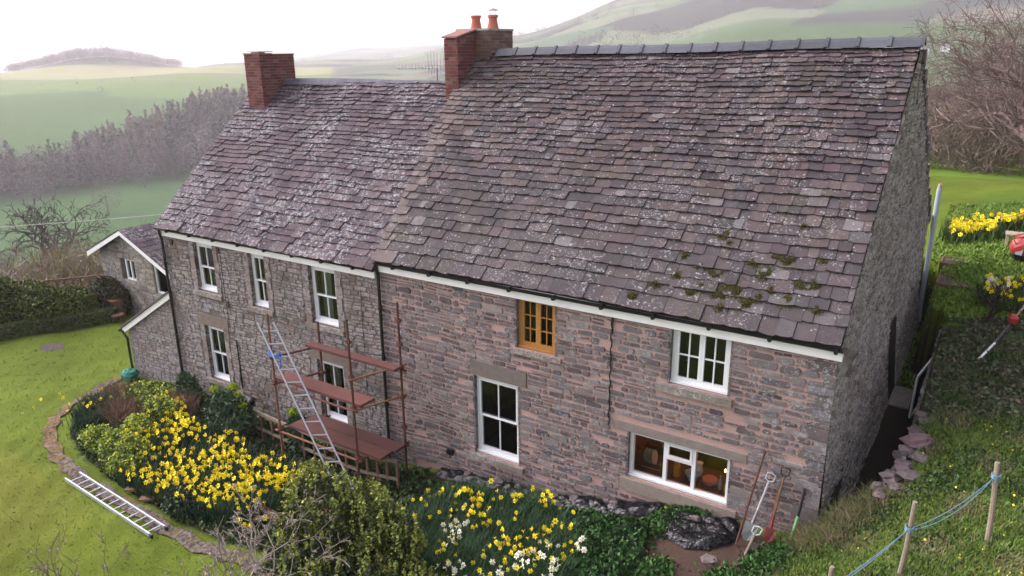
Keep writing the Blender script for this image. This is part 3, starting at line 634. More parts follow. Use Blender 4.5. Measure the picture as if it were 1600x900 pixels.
# curtains and plants seen through the glass
def curtain(x0,x1,z0,z1,parent,y=.3,mat=M['curtain']):
    mb=MB(); n=int((x1-x0)/.02)+2; P=[]
    for i in range(n): x=x0+(x1-x0)*i/(n-1); P+=[(x,y+.025*math.sin(i*1.25),z0),(x,y+.025*math.sin(i*1.25),z1)]
    mb.add(P,[(2*i,2*i+2,2*i+3,2*i+1) for i in range(n-1)]); obj('curtain',mb,mat,parent,smooth=True)
M['curtain2']=plain('grey_curtain',(.16,.18,.18),.9,.1)
curtain(-10.85,-10.55,-1.6,-.3,cott); curtain(-10.35,-10.1,-1.6,-.3,cott,mat=plain('blue_curtain',(.30,.42,.40),.9,.1)); curtain(-10.85,-10.5,-3.95,-2.5,cott); curtain(-10.4,-10.1,-3.95,-2.5,cott,mat=M['curtain2'])
curtain(-15,-14.8,-1.5,-.3,cott,.35,M['curtain2']); curtain(-14.5,-14.3,-1.5,-.3,cott,.35,M['curtain2']); curtain(-12.9,-12.75,-1.55,-.3,cott,.35,M['curtain2']); curtain(-14.95,-14.8,-3.9,-2.5,cott,.35,M['curtain2'])
# dark rooms behind the openings
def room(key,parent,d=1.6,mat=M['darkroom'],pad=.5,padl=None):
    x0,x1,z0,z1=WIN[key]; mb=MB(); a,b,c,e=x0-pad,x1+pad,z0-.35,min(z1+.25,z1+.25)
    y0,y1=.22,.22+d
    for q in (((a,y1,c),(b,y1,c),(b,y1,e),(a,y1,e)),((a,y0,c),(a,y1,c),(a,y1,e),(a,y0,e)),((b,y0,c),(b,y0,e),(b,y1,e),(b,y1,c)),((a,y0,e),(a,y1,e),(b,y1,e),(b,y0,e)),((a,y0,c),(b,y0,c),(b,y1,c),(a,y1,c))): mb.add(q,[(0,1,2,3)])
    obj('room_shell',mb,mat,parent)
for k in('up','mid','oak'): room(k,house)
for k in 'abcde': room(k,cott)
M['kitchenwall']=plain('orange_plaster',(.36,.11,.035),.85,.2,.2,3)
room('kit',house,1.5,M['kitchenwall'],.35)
# lamp in the kitchen (lit in the photograph)
lm=bpy.data.lights.new('kitchen_lamp','POINT'); lm.energy=3.5; lm.color=(1,.50,.20); lm.shadow_soft_size=.06; lo=bpy.data.objects.new('kitchen_light',lm); COL.objects.link(lo); lo.location=(-1.9,.85,-2.1)
# --- chimneys (brick by brick)
def brickstack(name,x0,x1,y0,y1,z0,z1f,parent,cf,rs,bw=.215,bh=.074):
    mb=MB(); mb.add([(x0+.006,y0+.006,z0),(x1-.006,y0+.006,z0),(x1-.006,y1-.006,z0),(x0+.006,y1-.006,z0)]+[(x,y,z1f(x,y)-.01) for x,y in((x0+.006,y0+.006),(x1-.006,y0+.006),(x1-.006,y1-.006),(x0+.006,y1-.006))],[(0,1,5,4),(1,2,6,5),(2,3,7,6),(3,0,4,7),(4,5,6,7)],0)
    for face in range(4):
        L=(x1-x0) if face%2==0 else (y1-y0)
        mp=[lambda u,v,w_:(x0+u,y0-w_,v),lambda u,v,w_:(x1+w_,y0+u,v),lambda u,v,w_:(x1-u,y1+w_,v),lambda u,v,w_:(x0-w_,y1-u,v)][face]
        z=z0;i=0
        while z<max(z1f(x0,y0),z1f(x1,y1)):
            u=-(bw/2 if (i+face)%2 else 0)
            while u<L:
                a,b=max(0,u+.005),min(L,u+bw-.005); m_=mp((a+b)/2,z,0); top=min(z+bh-.009,z1f(m_[0],m_[1])-.002)
                if b-a>.03 and top>z+.02: slab(mb,mp,a,b,z,top,-.01,rs.uniform(-.001,.006),1,cf(rs))
                u+=bw
            z+=bh;i+=1
    return obj(name,mb,[M['brick_mortar'],M['brick']],parent)
c_bk=wobble_c([(.15,.055,.052),(.18,.068,.062),(.12,.05,.05),(.16,.085,.075)],.25); c_bk2=wobble_c([(.17,.11,.085),(.20,.125,.095),(.15,.095,.08),(.13,.09,.08)],.25)
rs=random.Random(31)
ch1=brickstack('chimney',-15.95,-15.33,2.88,4.05,2.5,lambda x,y:4.12,cott,c_bk,rs)
mb=MB(); mb.box(-15.97,-15.31,2.86,3.3,4.115,4.15,0,(.30,.13,.11)); mb.box(-15.97,-15.31,3.34,4.07,4.10,4.135,0,(.24,.11,.095)); obj('chimney_capping',mb,M['brick'],ch1)
mb=MB(); mb.box(-15.88,-15.45,2.95,3.45,4.17,4.20,0,(.45,.43,.4)); mb.box(-15.8,-15.55,3.0,3.06,4.15,4.17,0,(.2,.2,.2)); mb.box(-15.8,-15.55,3.2,3.26,4.15,4.17,0,(.2,.2,.2)); obj('slate_cap',mb,M['stonep'],ch1)
ch2=brickstack('chimney',-9.45,-9.08,3.25,3.95,2.4,lambda x,y:4.42+.2*(y-3.25),house,c_bk,rs)
mb=MB(); P=[(-9.48,3.2,4.43),(-9.05,3.2,4.43),(-9.05,3.94,4.60),(-9.48,3.94,4.60)]; mb.add(P+[(x,y,z+.035) for x,y,z in P],[(0,1,5,4),(1,2,6,5),(2,3,7,6),(3,0,4,7),(4,5,6,7)],0,(.27,.14,.12)); obj('chimney_capping',mb,M['brick'],ch2)
ch3=brickstack('chimney',-9.62,-8.72,3.97,4.98,3.2,lambda x,y:4.60,house,c_bk2,rs)
mb=MB(); mb.box(-9.64,-8.70,3.95,5.0,4.595,4.64,0,(.34,.32,.29)); obj('flaunching',mb,M['stonep'],ch3)
for (x,y,t) in((-9.44,4.5,0),(-8.99,4.55,1)):
    mb=MB(); mb.lathe(x,y,[(.15,4.63),(.13,4.68),(.105,4.80),(.10,4.88),(.125,4.90),(.125,4.94),(.115,4.95),(.08,4.95)],16); po=obj('chimney_pot',mb,M['terracotta'],ch3,smooth=False)
    if t:
        mb=MB()
        for k in range(4): a=k*math.pi/2; mb.tube([(x+.09*math.cos(a),y+.09*math.sin(a),4.94),(x+.09*math.cos(a),y+.09*math.sin(a),5.06)],.006,4)
        mb.lathe(x,y,[(.14,5.05),(.13,5.065),(.02,5.10)],14); obj('cowl',mb,M['steel'],po)
# --- small fittings
mb=MB(); pts=[(-3.55+.012*math.sin(i*1.7),-.03-.008*math.cos(i*1.1),-.06-.065*i) for i in range(33)]; mb.tube(pts,[.010+.005*(i%2) for i in range(33)],5); mb.tube([(x+.02,y,z-.03) for x,y,z in pts[:6]],.008,4); obj('twisted_cable',mb,M['black'],house)
mb=MB(); mb.box(-7.17,-7.02,-.09,-.03,-3.80,-3.69); mb.box(-7.12,-7.07,-.03,0,-3.77,-3.73); obj('wall_light',mb,M['black'],house)
mb=MB(); mb.tube([(-13.74,-.03,-3.95),(-13.74,-.03,-2.68),(-13.78,-.04,-2.66)],.018,6); obj('waste_pipe',mb,M['black'],cott)
mb=MB(); mb.tube([(-13.96,-.03,-.5),(-13.97,-.03,-1.6),(-13.93,-.03,-2.5)],.008,4); mb.tube([(-9.35,-.03,-.6),(-9.36,-.03,-3.2)],.006,4); obj('wall_cable',mb,M['black'],cott)
# soil vent pipe at the far corner of the gable
mb=MB(); mb.tube([(.33,10.95,-2.75),(.33,10.95,.70)],.062,12); mb.tube([(.33,10.95,-2.9),(.33,10.95,-2.7)],.078,12); mb.tube([(.33,10.95,-.3),(.33,10.95,-.22)],.075,12)
vp=obj('vent_pipe',mb,M['grey_pipe'],house)
mb=MB(); mb.tube([(.33,10.95,.70),(.33,10.95,.82)],[.055,.045],8); obj('vent_terminal',mb,M['wood_pale'],vp)
mb=MB(); mb.tube([(.33,10.95,-2.85),(.35,10.95,-3.1),(.48,10.7,-3.5),(.60,10.4,-3.6)],.068,10); mb.tube([(.36,10.95,-2.9),(.58,10.9,-2.98),(.62,10.9,-2.9),(.95,11.2,-2.1),(.97,11.2,-2.0)],.05,8); obj('soil_pipe',mb,M['black'],vp)
# TV aerial on the ridge behind
ta=thing('tv_aerial','thin metal television aerial sticking up behind the lower ridge beside the chimney','aerial',(-10.7,4.6,3.0))
mb=MB(); mb.tube([(-10.75,4.6,2.6),(-10.75,4.6,3.78)],.016,6); mb.tube([(-10.75,4.6,3.70),(-9.64,4.5,3.4)],.010,4); obj('mast',mb,M['steel'],ta)
mb=MB(); mb.tube([(-12.0,4.5,3.76),(-10.7,4.6,3.76)],.013,4)
for i in range(11): x=-11.95+.11*i; mb.tube([(x,4.55,3.70),(x,4.55,3.83)],.008,4); mb.tube([(x,4.4,3.76),(x,4.7,3.76)],.006,3)
obj('boom',mb,M['steel'],ta)
mb=MB()
for i in range(7): x=-11.15+.10*i; mb.tube([(x,4.75,3.6),(x,4.75,4.1+.04*math.sin(i))],.006,3)
mb.tube([(-11.2,4.75,3.8),(-10.5,4.75,3.8)],.008,3); obj('reflector',mb,M['steel'],ta)
# --- lean-to at the left end
lean=thing('lean_to','grey stone lean-to with a white sloping bargeboard at the left end of the house','lean-to',(-17.6,0,-4.8))
mb=MB(); X0,X1=-18.72,-16.27; tz=lambda x:-3.28+(x-X0)*(1.42/2.45)
fl=lambda u,v,w_:(u,.02-w_,v)
mb.add([fl(X0,-5.3,0),fl(X1,-5.3,0),fl(X1,tz(X1)-.05,0),fl(X0,tz(X0)-.05,0)],[(0,1,2,3)],0); mb.add([(X0,0.02,-5.3),(X0,2.6,-5.3),(X0,2.6,tz(X0)-.05),(X0,.02,tz(X0)-.05)],[(0,1,2,3)],0)
stones(mb,fl,X0,X1,-5.3,-1.8,[],(.05,.12),(.12,.34),.016,.013,c_grey,topf=lambda x:tz(x)-.06,rs=random.Random(77)); obj('wall',mb,[M['mortar_grey'],M['stone_grey']],lean)
mb=MB(); a,b=X0-.18,X1-.02; P=[(a,-.06,tz(a)-.12),(b,-.06,tz(b)-.12),(b,-.06,tz(b)+.04),(a,-.06,tz(a)+.04)]; mb.add(P+[(x,y+.05,z) for x,y,z in P],[(0,1,2,3),(3,2,6,7),(0,4,5,1),(0,3,7,4)],0); obj('bargeboard',mb,M['white'],lean)
mb=MB(); P=[(a-.03,-.10,tz(a)+.045),(b,-.10,tz(b)+.045),(b,2.7,tz(b)+.045),(a-.03,2.7,tz(a)+.045)]; mb.add(P+[(x,y,z+.05) for x,y,z in P],[(3,2,1,0),(4,5,6,7),(0,1,5,4),(3,0,4,7),(1,2,6,5)],0,(.12,.10,.10)); obj('roof',mb,M['stonep'],lean)
mb=MB(); mb.tube([(a-.06,-.12,tz(a)-.02),(a-.06,2.7,tz(a)-.02)],.05,8); gg=obj('gutter',mb,M['black'],lean); mb=MB(); mb.tube([(a+.02,-.08,tz(a)-.03),(X0-.02,-.05,tz(a)-.25),(X0-.02,-.05,-4.9)],.036,8); obj('downpipe',mb,M['black'],lean)
# --- outbuilding
ob=thing('stone_outbuilding','small grey stone outbuilding with white bargeboards beyond the left end of the house','outbuilding',(-23.7,3.3,-4.9))
yo=3.3; ops=[(-24.58,-23.72,-3.62,-2.82),(-22.6,-21.85,-3.85,-2.78)]; ft=lambda x:-1.80-abs(x+23.9)*.42
fo=lambda u,v,w_:(u,yo-w_,v); mb=MB(); sheetwall(mb,fo,-25.85,-20.9,-5.6,-2.72,ops,.2); mb.add([(-25.85,yo,-2.72),(-20.9,yo,-3.06),(-20.9,yo,-2.72),(-23.9,yo,-1.82)],[(0,2,3)],0)
stones(mb,fo,-25.85,-20.95,-5.6,-1.8,ops,(.08,.19),(.16,.45),.018,.016,c_gable,topf=lambda x:ft(x)-.05,rs=random.Random(78))
mb.add([(-25.85,yo,-5.6),(-25.85,yo+5,-5.6),(-25.85,yo+5,-2.6),(-25.85,yo,-2.65)],[(0,1,2,3)],0); obj('wall',mb,[M['mortar_gable'],M['stone_gable']],ob)
rs=random.Random(14)
for sgn in(1,-1):
    mb=MB(); xa=-23.9+sgn*3.3*(1 if sgn>0 else .72); za=ft(xa)+.02
    mb.add([(-23.9,yo-.25,-1.72),(-23.9,yo+5,-1.72),(xa,yo+5,za),(xa,yo-.25,za)],[(0,1,2,3)],0)
    n=12
    for i in range(n):
        t=i/n; y=yo-.27
        while y<yo+5:
            w_=rs.uniform(.22,.45); x_a=-23.9+(xa+23.9)*(t+1.25/n); x_b=-23.9+(xa+23.9)*(t-.0); z_a=-1.72+(za+1.72)*(t+1.25/n)+.035; z_b=-1.72+(za+1.72)*t+.045-.02
            q=[(x_a,y,z_a+.03),(x_a,y+w_-.01,z_a+.03),(x_b,y+w_-.01,z_b+.025),(x_b,y,z_b+.025)]; mb.add(q+[(x,yy,z-.03) for x,yy,z in q],[(0,1,2,3),(0,4,5,1),(0,3,7,4),(1,5,6,2)],1,c_tileL(rs)); y+=w_
    obj('roof',mb,[M['dark'],M['tile']],ob)
    mb=MB(); P=[(-23.9,yo-.26,-1.87),(xa,yo-.26,za-.17),(xa,yo-.26,za+.0),(-23.9,yo-.26,-1.72)]; mb.add(P+[(x,y+.04,z) for x,y,z in P],[(0,1,2,3),(3,2,6,7),(0,4,5,1),(1,5,6,2)],0); obj('bargeboard',mb,M['white'],ob)
WIN['o1']=ops[0]; WIN['o2']=ops[1]
def simplewin(key,bars,parent,y):
    x0,x1,z0,z1=WIN[key]; mb=MB(); w_=.07
    if key=='o1': x0+=.2
    for q in((x0,x1,z0,z0+w_),(x0,x1,z1-w_,z1),(x0,x0+w_,z0+w_,z1-w_),(x1-w_,x1,z0+w_,z1-w_)): mb.box(q[0],q[1],y+.06,y+.12,q[2],q[3])
    if bars: mb.box((x0+x1)/2-.03,(x0+x1)/2+.03,y+.062,y+.118,z0+w_,z1-w_)
    W=obj('window',mb,M['upvc'],parent); m3=MB(); m3.add([(x0+w_,y+.1,z0+w_),(x1-w_,y+.1,z0+w_),(x1-w_,y+.1,z1-w_),(x0+w_,y+.1,z1-w_)],[(0,1,2,3)]); obj('pane',m3,M['glass'],W)
    mb=MB()
    for q in (((x0-.2,y+.8,z0),(x1+.2,y+.8,z0),(x1+.2,y+.8,z1),(x0-.2,y+.8,z1)),((x0-.2,y+.2,z0),(x0-.2,y+.8,z0),(x0-.2,y+.8,z1),(x0-.2,y+.2,z1)),((x0-.2,y+.2,z0),(x1+.2,y+.2,z0),(x1+.2,y+.8,z0),(x0-.2,y+.8,z0)),((x0-.2,y+.2,z1),(x1+.2,y+.2,z1),(x1+.2,y+.8,z1),(x0-.2,y+.8,z1))): mb.add(q,[(0,1,2,3)])
    obj('room_shell',mb,M['darkroom'],parent)
simplewin('o1',1,ob,yo); simplewin('o2',0,ob,yo)
# ================= HAZE =================
g=G('haze_air'); g.t.nodes.remove(g.b); pv=g.n('VolumePrincipled'); pv.inputs['Color'].default_value=(.95,.905,.97,1); pv.inputs['Density'].default_value=HAZE; pv.inputs['Anisotropy'].default_value=.25; g.l(pv.outputs[0],g.out.inputs['Volume'])
mb=MB(); mb.box(-5600,5600,-900,5600,-95,300); hz=obj('haze',mb,g.mat,kind='stuff'); hz.display_type='WIRE'
# ================= SCAFFOLD =================
sc_=thing('scaffold_tower','rusty brown steel pole scaffold tower in front of the grey half of the house','scaffold',(-9.6,-1,-4.5))
FL=(-10.88,-1.25);FR=(-8.55,-1.25);BL=(-10.36,-.35);BR=(-8.05,-.35)
FLt,FRt,BLt,BRt=-1.05,-.73,-1.42,-.57
def pole(a,zb,zt,m=M['rust']):
    mb=MB(); mb.tube([(a[0],a[1],zb),(a[0],a[1],zt)],.025,8); obj('pole',mb,m,sc_)
BL=(-10.72,-.35)
BLx=-10.38
pole(FL,-4.5,FLt,M['rust_light']); pole(FR,-4.45,FRt); pole((BLx,-.35),-4.5,BLt); pole(BR,-4.4,BRt)
def tubep(nm,a,b,r=.024,m=M['rust']): mb=MB(); mb.tube([a,b],r,8); obj(nm,mb,m,sc_)
B2=(BLx,-.35)
Z3,Z2,Z1=-1.95,-2.62,-3.72
for z in(Z3,Z2,Z1): tubep('transom',(FR[0]+.03,FR[1]-.1,z-.03),(BR[0]+.03,BR[1]+.1,z+.02),.024,M['rust_light'] if z>Z1 else M['rust'])
for z in(Z3-.05,Z2,Z1): tubep('transom',(FL[0]+.02,FL[1]-.08,z-.02),(B2[0]+.02,B2[1]+.1,z-.0))
for z,m_ in((Z2-.05,M['rust']),(Z1-.06,M['rust_light'])): tubep('ledger',(FL[0]-.12,FL[1]-.03,z),(FR[0]+.12,FR[1]-.03,z),.024,m_)
tubep('ledger',(B2[0]-.1,-.32,Z3-.07),(BR[0]+.1,-.32,Z3-.07))
for (x,y),zs in((FL,(Z3-.1,Z2,Z1)),(FR,(-1.2,Z3,Z2,Z1)),(B2,(Z3,Z2,Z1)),(BR,(-.95,-1.45,Z3,Z2,Z1,-3.3))):
    for z in zs: mb=MB(); mb.tube([(x,y,z-.045),(x,y,z+.045)],.038,8); mb.box(x-.055,x+.055,y-.03,y+.03,z-.03,z+.03); mb.tube([(x+.05,y-.05,z),(x+.05,y+.04,z)],.014,5); obj('coupler',mb,M['rust'],sc_)
def board(label,a,b,c,d,t=.058,z=0,col=(1,1,1)):
    mb=MB(); P=[a,b,c,d]; mb.add([(x,y,zz-t) for x,y,zz in P]+[(x,y,zz) for x,y,zz in P],[(3,2,1,0),(4,5,6,7),(0,1,5,4),(1,2,6,5),(2,3,7,6),(3,0,4,7)],0,col)
    at=(a[0],a[1],a[2]-t); return obj('scaffold_board',mb,M['board'],at=at,label=label,cat='board',group='rust red boards lying on the scaffold')
board('narrow rust red board on the highest level of the scaffold, against the wall',(-10.55,-.62,Z3+.06),(-7.98,-.62,Z3+.06),(-7.98,-.40,Z3+.06),(-10.55,-.40,Z3+.06))
board('rust red board on the middle level of the scaffold, behind the leaning ladder',(-10.95,-1.18,Z2+.065),(-8.42,-1.18,Z2+.065),(-8.42,-.78,Z2+.065),(-10.95,-.78,Z2+.065),col=(1.15,1.1,1.1))
board('front one of the two wide boards on the lowest scaffold level',(-10.7,-1.14,Z1+.07),(-8.02,-1.14,Z1+.07),(-8.02,-.80,Z1+.07),(-10.7,-.80,Z1+.07))
board('wall-side one of the two wide boards on the lowest scaffold level',(-10.6,-.785,Z1+.07),(-7.97,-.785,Z1+.07),(-7.97,-.44,Z1+.07),(-10.6,-.44,Z1+.07),col=(.85,.85,.9))
# ladders
def ladder(name,label,A,B,wv,n,group=None,at=None):
    A=Vector(A);B=Vector(B);wv=Vector(wv); L=thing(name,label,'ladder',A,group)
    nrm=(B-A).cross(wv).normalized()
    for s in(-.5,.5): mb=MB(); mb.beam(A+wv*s,B+wv*s,.03,.075,upv=nrm); obj('rail',mb,M['alu'],L)
    for i in range(n): p=A+(B-A)*((i+.7)/(n+.4)); mb=MB(); mb.tube([p-wv*.5,p+wv*.5],.016,6); obj('rung',mb,M['alu'],L)
    for s in(-.5,.5): mb=MB(); e=(B-A).normalized(); mb.beam(A+wv*s-e*.03,A+wv*s+e*.05,.036,.085,upv=nrm); obj('foot',mb,M['black'],L)
    return L
ladder('ladder','aluminium ladder leaning against the scaffold with blue rope around its upper rungs',(-8.42,-1.68,-4.42),(-11.0,-1.22,-1.28),(.26,.20,.0),13)
ladder('ladder','aluminium ladder lying flat on the lawn beside the daffodil bed',(-10.97,-4.24,g1(-10.97,-4.24)+.07),(-14.42,-4.06,g1(-14.42,-4.06)+.08),(.02,.30,0),13)
rp=thing('rope_lashing','bright blue rope lashing the leaning ladder to the front left scaffold pole','rope',(-10.6,-1.3,-2.0))
mb=MB(); rg=random.Random(3)
for k in range(5): mb.tube([(-10.9+.05*math.cos(a)+k*.004,-1.25+.05*math.sin(a),-1.98+k*.02+.01*math.sin(a*2)) for a in np.linspace(0,6.3,9)],.011,5)
obj('coil',mb,M['bluerope'],rp); mb=MB()
for k in range(4): mb.tube([(-10.9,-1.3,-1.97+.02*k),(-10.65,-1.42,-1.93+.01*k),(-10.38,-1.42,-1.86+.02*k)],.010,5)
mb.tube([(-10.38,-1.42,-1.86),(-10.36,-1.45,-1.98),(-10.40,-1.46,-2.12)],.012,5); mb.tube([(-10.42,-1.43,-1.83),(-10.34,-1.45,-1.74)],.012,5); obj('tie',mb,M['bluerope'],rp)
# low timber fence between bed and wall
lf=thing('low_fence','low weathered timber rail fence running behind the daffodils under the scaffold','fence',(-10,-.8,-4.7))
pts=[(-13.1,-.62,-4.02),(-11.6,-.7,-4.02),(-10.2,-.78,-4.0),(-8.9,-.85,-3.95),(-7.9,-.8,-3.85)]
for i in range(4):
    mb=MB(); mb.beam(pts[i],pts[i+1],.05,.07); obj('rail',mb,M['wood_grey'],lf); a=Vector(pts[i]);b=Vector(pts[i+1]); mb=MB(); mb.beam(a-Vector((0,0,.42)),b-Vector((0,0,.42)),.04,.06); obj('rail',mb,M['wood_grey'],lf)
for i in range(16): t=i/15*3.999; k=int(t); p=Vector(pts[k]).lerp(Vector(pts[k+1]),t-k); mb=MB(); mb.box(p.x-.03,p.x+.03,p.y-.02,p.y+.02,p.z-.75,p.z-.03,R=None); obj('post',mb,M['wood_brown'],lf)
# lantern on the low fence
mb=MB(); mb.lathe(-12.85,-.45,[(.07,-4.05),(.075,-3.9),(.10,-3.88),(.03,-3.82)],8); obj('garden_lantern',mb,M['black'],at=(-12.85,-.45,-4.05),label='small black lantern on the wall side of the low timber fence',cat='lantern')
# ================= TOOLS AT THE WALL =================
def tip(b,t,mat,r=.016): mb=MB(); mb.tube([b,t],r,8); return mb
def gy(x,y): return g1(x,y)
T=thing('wooden_pole','long thin reddish wooden pole leaning on the wall left of the spades','pole',(-1.03,-.62,-3.24))
obj('shaft',tip((-1.03,-.62,-3.26),(-.86,-.04,-1.82),0,.017),M['rust'],T)
def dgrip(mb,p,d,s,mat=0,w_=.06):
    p=Vector(p);d=Vector(d).normalized();s=Vector(s).normalized()
    loop=[p,p+d*.04+s*w_,p+d*.13+s*w_*1.05,p+d*.15,p+d*.13-s*w_*1.05,p+d*.04-s*w_,p]; mb.tube(loop,.013,6)
def blade(mb,p,d,s,w_,h,nrm,round_=True,th=.006):
    p=Vector(p);d=Vector(d).normalized();s=Vector(s).normalized();nrm=Vector(nrm)
    pr=[(-.5,0),(.5,0),(.52,.3),(.48,.8),(.3,.95),(0,1.05),(-.3,.95),(-.48,.8),(-.52,.3)] if round_ else [(-.5,0),(.5,0),(.46,1),(-.46,1)]
    P=[p+s*(a*w_)+d*(b*h)+nrm*(.02*(abs(a)*2)**2) for a,b in pr]; n=len(P)
    mb.add([q+nrm*th for q in P]+[q-nrm*th for q in P],[tuple(range(n)),tuple(range(n,2*n))[::-1]]+[(i,(i+1)%n,n+(i+1)%n,n+i)[::-1] for i in range(n)])
def spade(label,base,top,mh,mg,mbld,bw,bh,name='spade',flip=False,sx=(1,.15,0)):
    base=Vector(base);top=Vector(top);d=(top-base).normalized(); t=thing(name,label,name,base); s=Vector(sx).normalized(); s=(s-d*s.dot(d)).normalized(); nrm=d.cross(s)
    if nrm.y>0: nrm=-nrm
    if not flip:
        mb=MB(); mb.tube([base+d*bh*.8,top-d*.12],[.021,.016],8); obj('shaft',mb,mh,t); mb=MB(); dgrip(mb,top-d*.14,d,s); obj('handle',mb,mg,t); mb=MB(); blade(mb,base+d*bh,-d,s,bw,bh,nrm); mb.tube([base+d*bh*.85,base+d*(bh+.22)],[.03,.02],8); obj('blade',mb,mbld,t)
    return t
M['grey_paint']=plain('grey_handle',(.42,.45,.47),.45,.4,.15)
spade('shovel with a pale grey handle and steel blade leaning beside the wooden pole',(-.93,-.42,-3.25),(-.72,-.06,-2.18),M['grey_paint'],M['grey_paint'],M['steel'],.20,.30)
spade('spade with a black D handle and red blade, rightmost tall tool in the cluster',(-.62,-.36,-3.2),(-.52,-.05,-2.02),M['wood_brown'],M['black'],M['redpaint'],.14,.24)
T=thing('garden_fork','fork with a white D handle standing lowest in front of the other tools','fork',(-.86,-.98,-3.32))
mb=MB(); mb.tube([(-.86,-.98,-3.34),(-.74,-.66,-2.90)],.018,8); obj('shaft',mb,M['wood_grey'],T); mb=MB(); dgrip(mb,(-.75,-.68,-2.93),(.3,.35,.9),(1,0,-.1)); obj('handle',mb,M['grey_paint'],T)
mb=MB(); [mb.tube([(-.86+dx,-.98,-3.31),(-.875+dx,-1.0,-3.42)],.006,4) for dx in(-.06,-.02,.02,.06)]; obj('tines',mb,M['steel'],T)
T=thing('wooden_stake','thin brown stake leaning on the wall behind the red spade','stake',(-.6,-.3,-3.2)); obj('shaft',tip((-.66,-.30,-3.25),(-.58,-.05,-2.35),0,.013),M['rust_light'],T)
T=thing('edging_tool','short tool with a black grip and light green shaft leaning near the house corner','tool',(-.24,-.3,-3.15))
mb=MB(); mb.tube([(-.30,-.28,-3.1),(-.25,-.16,-2.72)],.024,8); obj('shaft',mb,M['greenp'],T); mb=MB(); mb.tube([(-.25,-.16,-2.72),(-.22,-.05,-2.33)],.020,8); mb.tube([(-.24,-.05,-2.30),(-.19,-.05,-2.30)],.02,6); obj('grip',mb,M['black'],T)
# ================= BLACK POLYTHENE =================
def crumple(name,label,poly,h,seed,n=46,edge=.0,drape=None):
    """polythene sheet laid over the ground: outline poly (x,y), folded"""
    rs=np.random.RandomState(seed); ps=np.array(poly); xs=np.linspace(ps[:,0].min(),ps[:,0].max(),n); ys=np.linspace(ps[:,1].min(),ps[:,1].max(),max(14,int(n*(np.ptp(ps[:,1])/np.ptp(ps[:,0]))*1.6)))
    X,Y=np.meshgrid(xs,ys); jx=X+rs.normal(size=X.shape)*.008; jy=Y+rs.normal(size=X.shape)*.008
    ph=rs.rand(6)*9; f=lambda x,y: sum(abs(math.sin(1))*np.abs(np.sin((x*math.cos(a)+y*math.sin(a))*k+ph[i]+1.3*np.sin(y*7+x*3+i)))*w_ for i,(a,k,w_) in enumerate(((.4,6,.45),(1.9,9,.35),(2.7,13,.22),(1.1,19,.1),(.1,30,.04))))
    Z=gz(jx.ravel(),jy.ravel()).reshape(X.shape); ins=inpoly(X.ravel(),Y.ravel(),poly).reshape(X.shape)
    # distance to outline
    seg=[(np.array(poly[i]),np.array(poly[(i+1)%len(poly)])) for i in range(len(poly))]
    Dm=np.full(X.shape,9.)
    for a,b in seg: t=np.clip(((X-a[0])*(b-a)[0]+(Y-a[1])*(b-a)[1])/((b-a)@(b-a)),0,1); Dm=np.minimum(Dm,np.hypot(X-a[0]-t*(b-a)[0],Y-a[1]-t*(b-a)[1]))
    e=np.clip(Dm/.12,0,1)**.6; Z=Z+.015+h*e*(.25+f(X,Y))
    I=np.full(X.shape,-1); V=[];k=0
    for r in range(X.shape[0]):
        for c in range(X.shape[1]):
            if ins[r,c]: I[r,c]=k; V.append((jx[r,c],jy[r,c],Z[r,c])); k+=1
    Fs=[(I[r,c],I[r,c+1],I[r+1,c+1],I[r+1,c]) for r in range(X.shape[0]-1) for c in range(X.shape[1]-1) if min(I[r,c],I[r,c+1],I[r+1,c+1],I[r+1,c])>=0]
    mb=MB(); mb.add(V,Fs); return obj(name,mb,M['poly'],smooth=True,at=(ps[:,0].mean(),ps[:,1].mean(),float(gz(ps[:,0].mean(),ps[:,1].mean()))),label=label,cat='plastic sheet')
crumple('polythene_sheet','crumpled heap of black polythene below the kitchen window',[(-2.30,-.08),(-2.45,-.35),(-2.2,-.75),(-1.75,-.98),(-1.35,-.88),(-1.1,-.62),(-1.02,-.3),(-1.2,-.06)],.115,2,90)
crumple('polythene_sheet','long strip of black polythene weighted with stones along the foot of the wall',[(-7.4,-.05),(-7.3,-.4),(-6.2,-.35),(-5.2,-.42),(-4.3,-.45),(-3.7,-.42),(-3.0,-.5),(-2.4,-.3),(-2.4,-.05)],.12,3,200)
rs=random.Random(6)
def rock(x,y,z,r,parent=None,col=(1,1,1),name='stone',**t):
    mb=MB(); n=6; q=[]
    for i,(zz,k) in enumerate(((-.5,.8),(-.1,1.),(.35,.9),(.5,.6))):
        for j in range(n): a=2*math.pi*j/n; kk=k*rs.uniform(.62,1.25); q.append((x+r[0]*kk*math.cos(a),y+r[1]*kk*math.sin(a),z+r[2]*(zz+rs.uniform(-.2,.2))))
    mb.add(q,[(i*n+j,i*n+(j+1)%n,(i+1)*n+(j+1)%n,(i+1)*n+j) for i in range(3) for j in range(n)]+[tuple(range(3*n,4*n)),tuple(range(n))[::-1]],0,col)
    return obj(name,mb,M['rock'],parent,at=None if parent else (x,y,z),**t)
for i in range(16):
    x=rs.uniform(-6.8,-2.6); y=rs.uniform(-.38,-.12); r=rs.uniform(.04,.08); rock(x,y,g1(x,y)+.13,(r*1.3,r,r*.9),name='stone',label='small stone weighing down the black polythene strip',cat='stone',group='stones on the black polythene strip')
for (x,y,r,l) in((-1.75,-.45,.08,'brownish stone lying in the black polythene heap'),(-1.3,-1.05,.10,'flat grey stone on the bare soil in front of the polythene heap')): rock(x,y,g1(x,y)+(.22 if y>-.5 else .02),(r*1.4,r,r*.7),label=l,cat='stone')
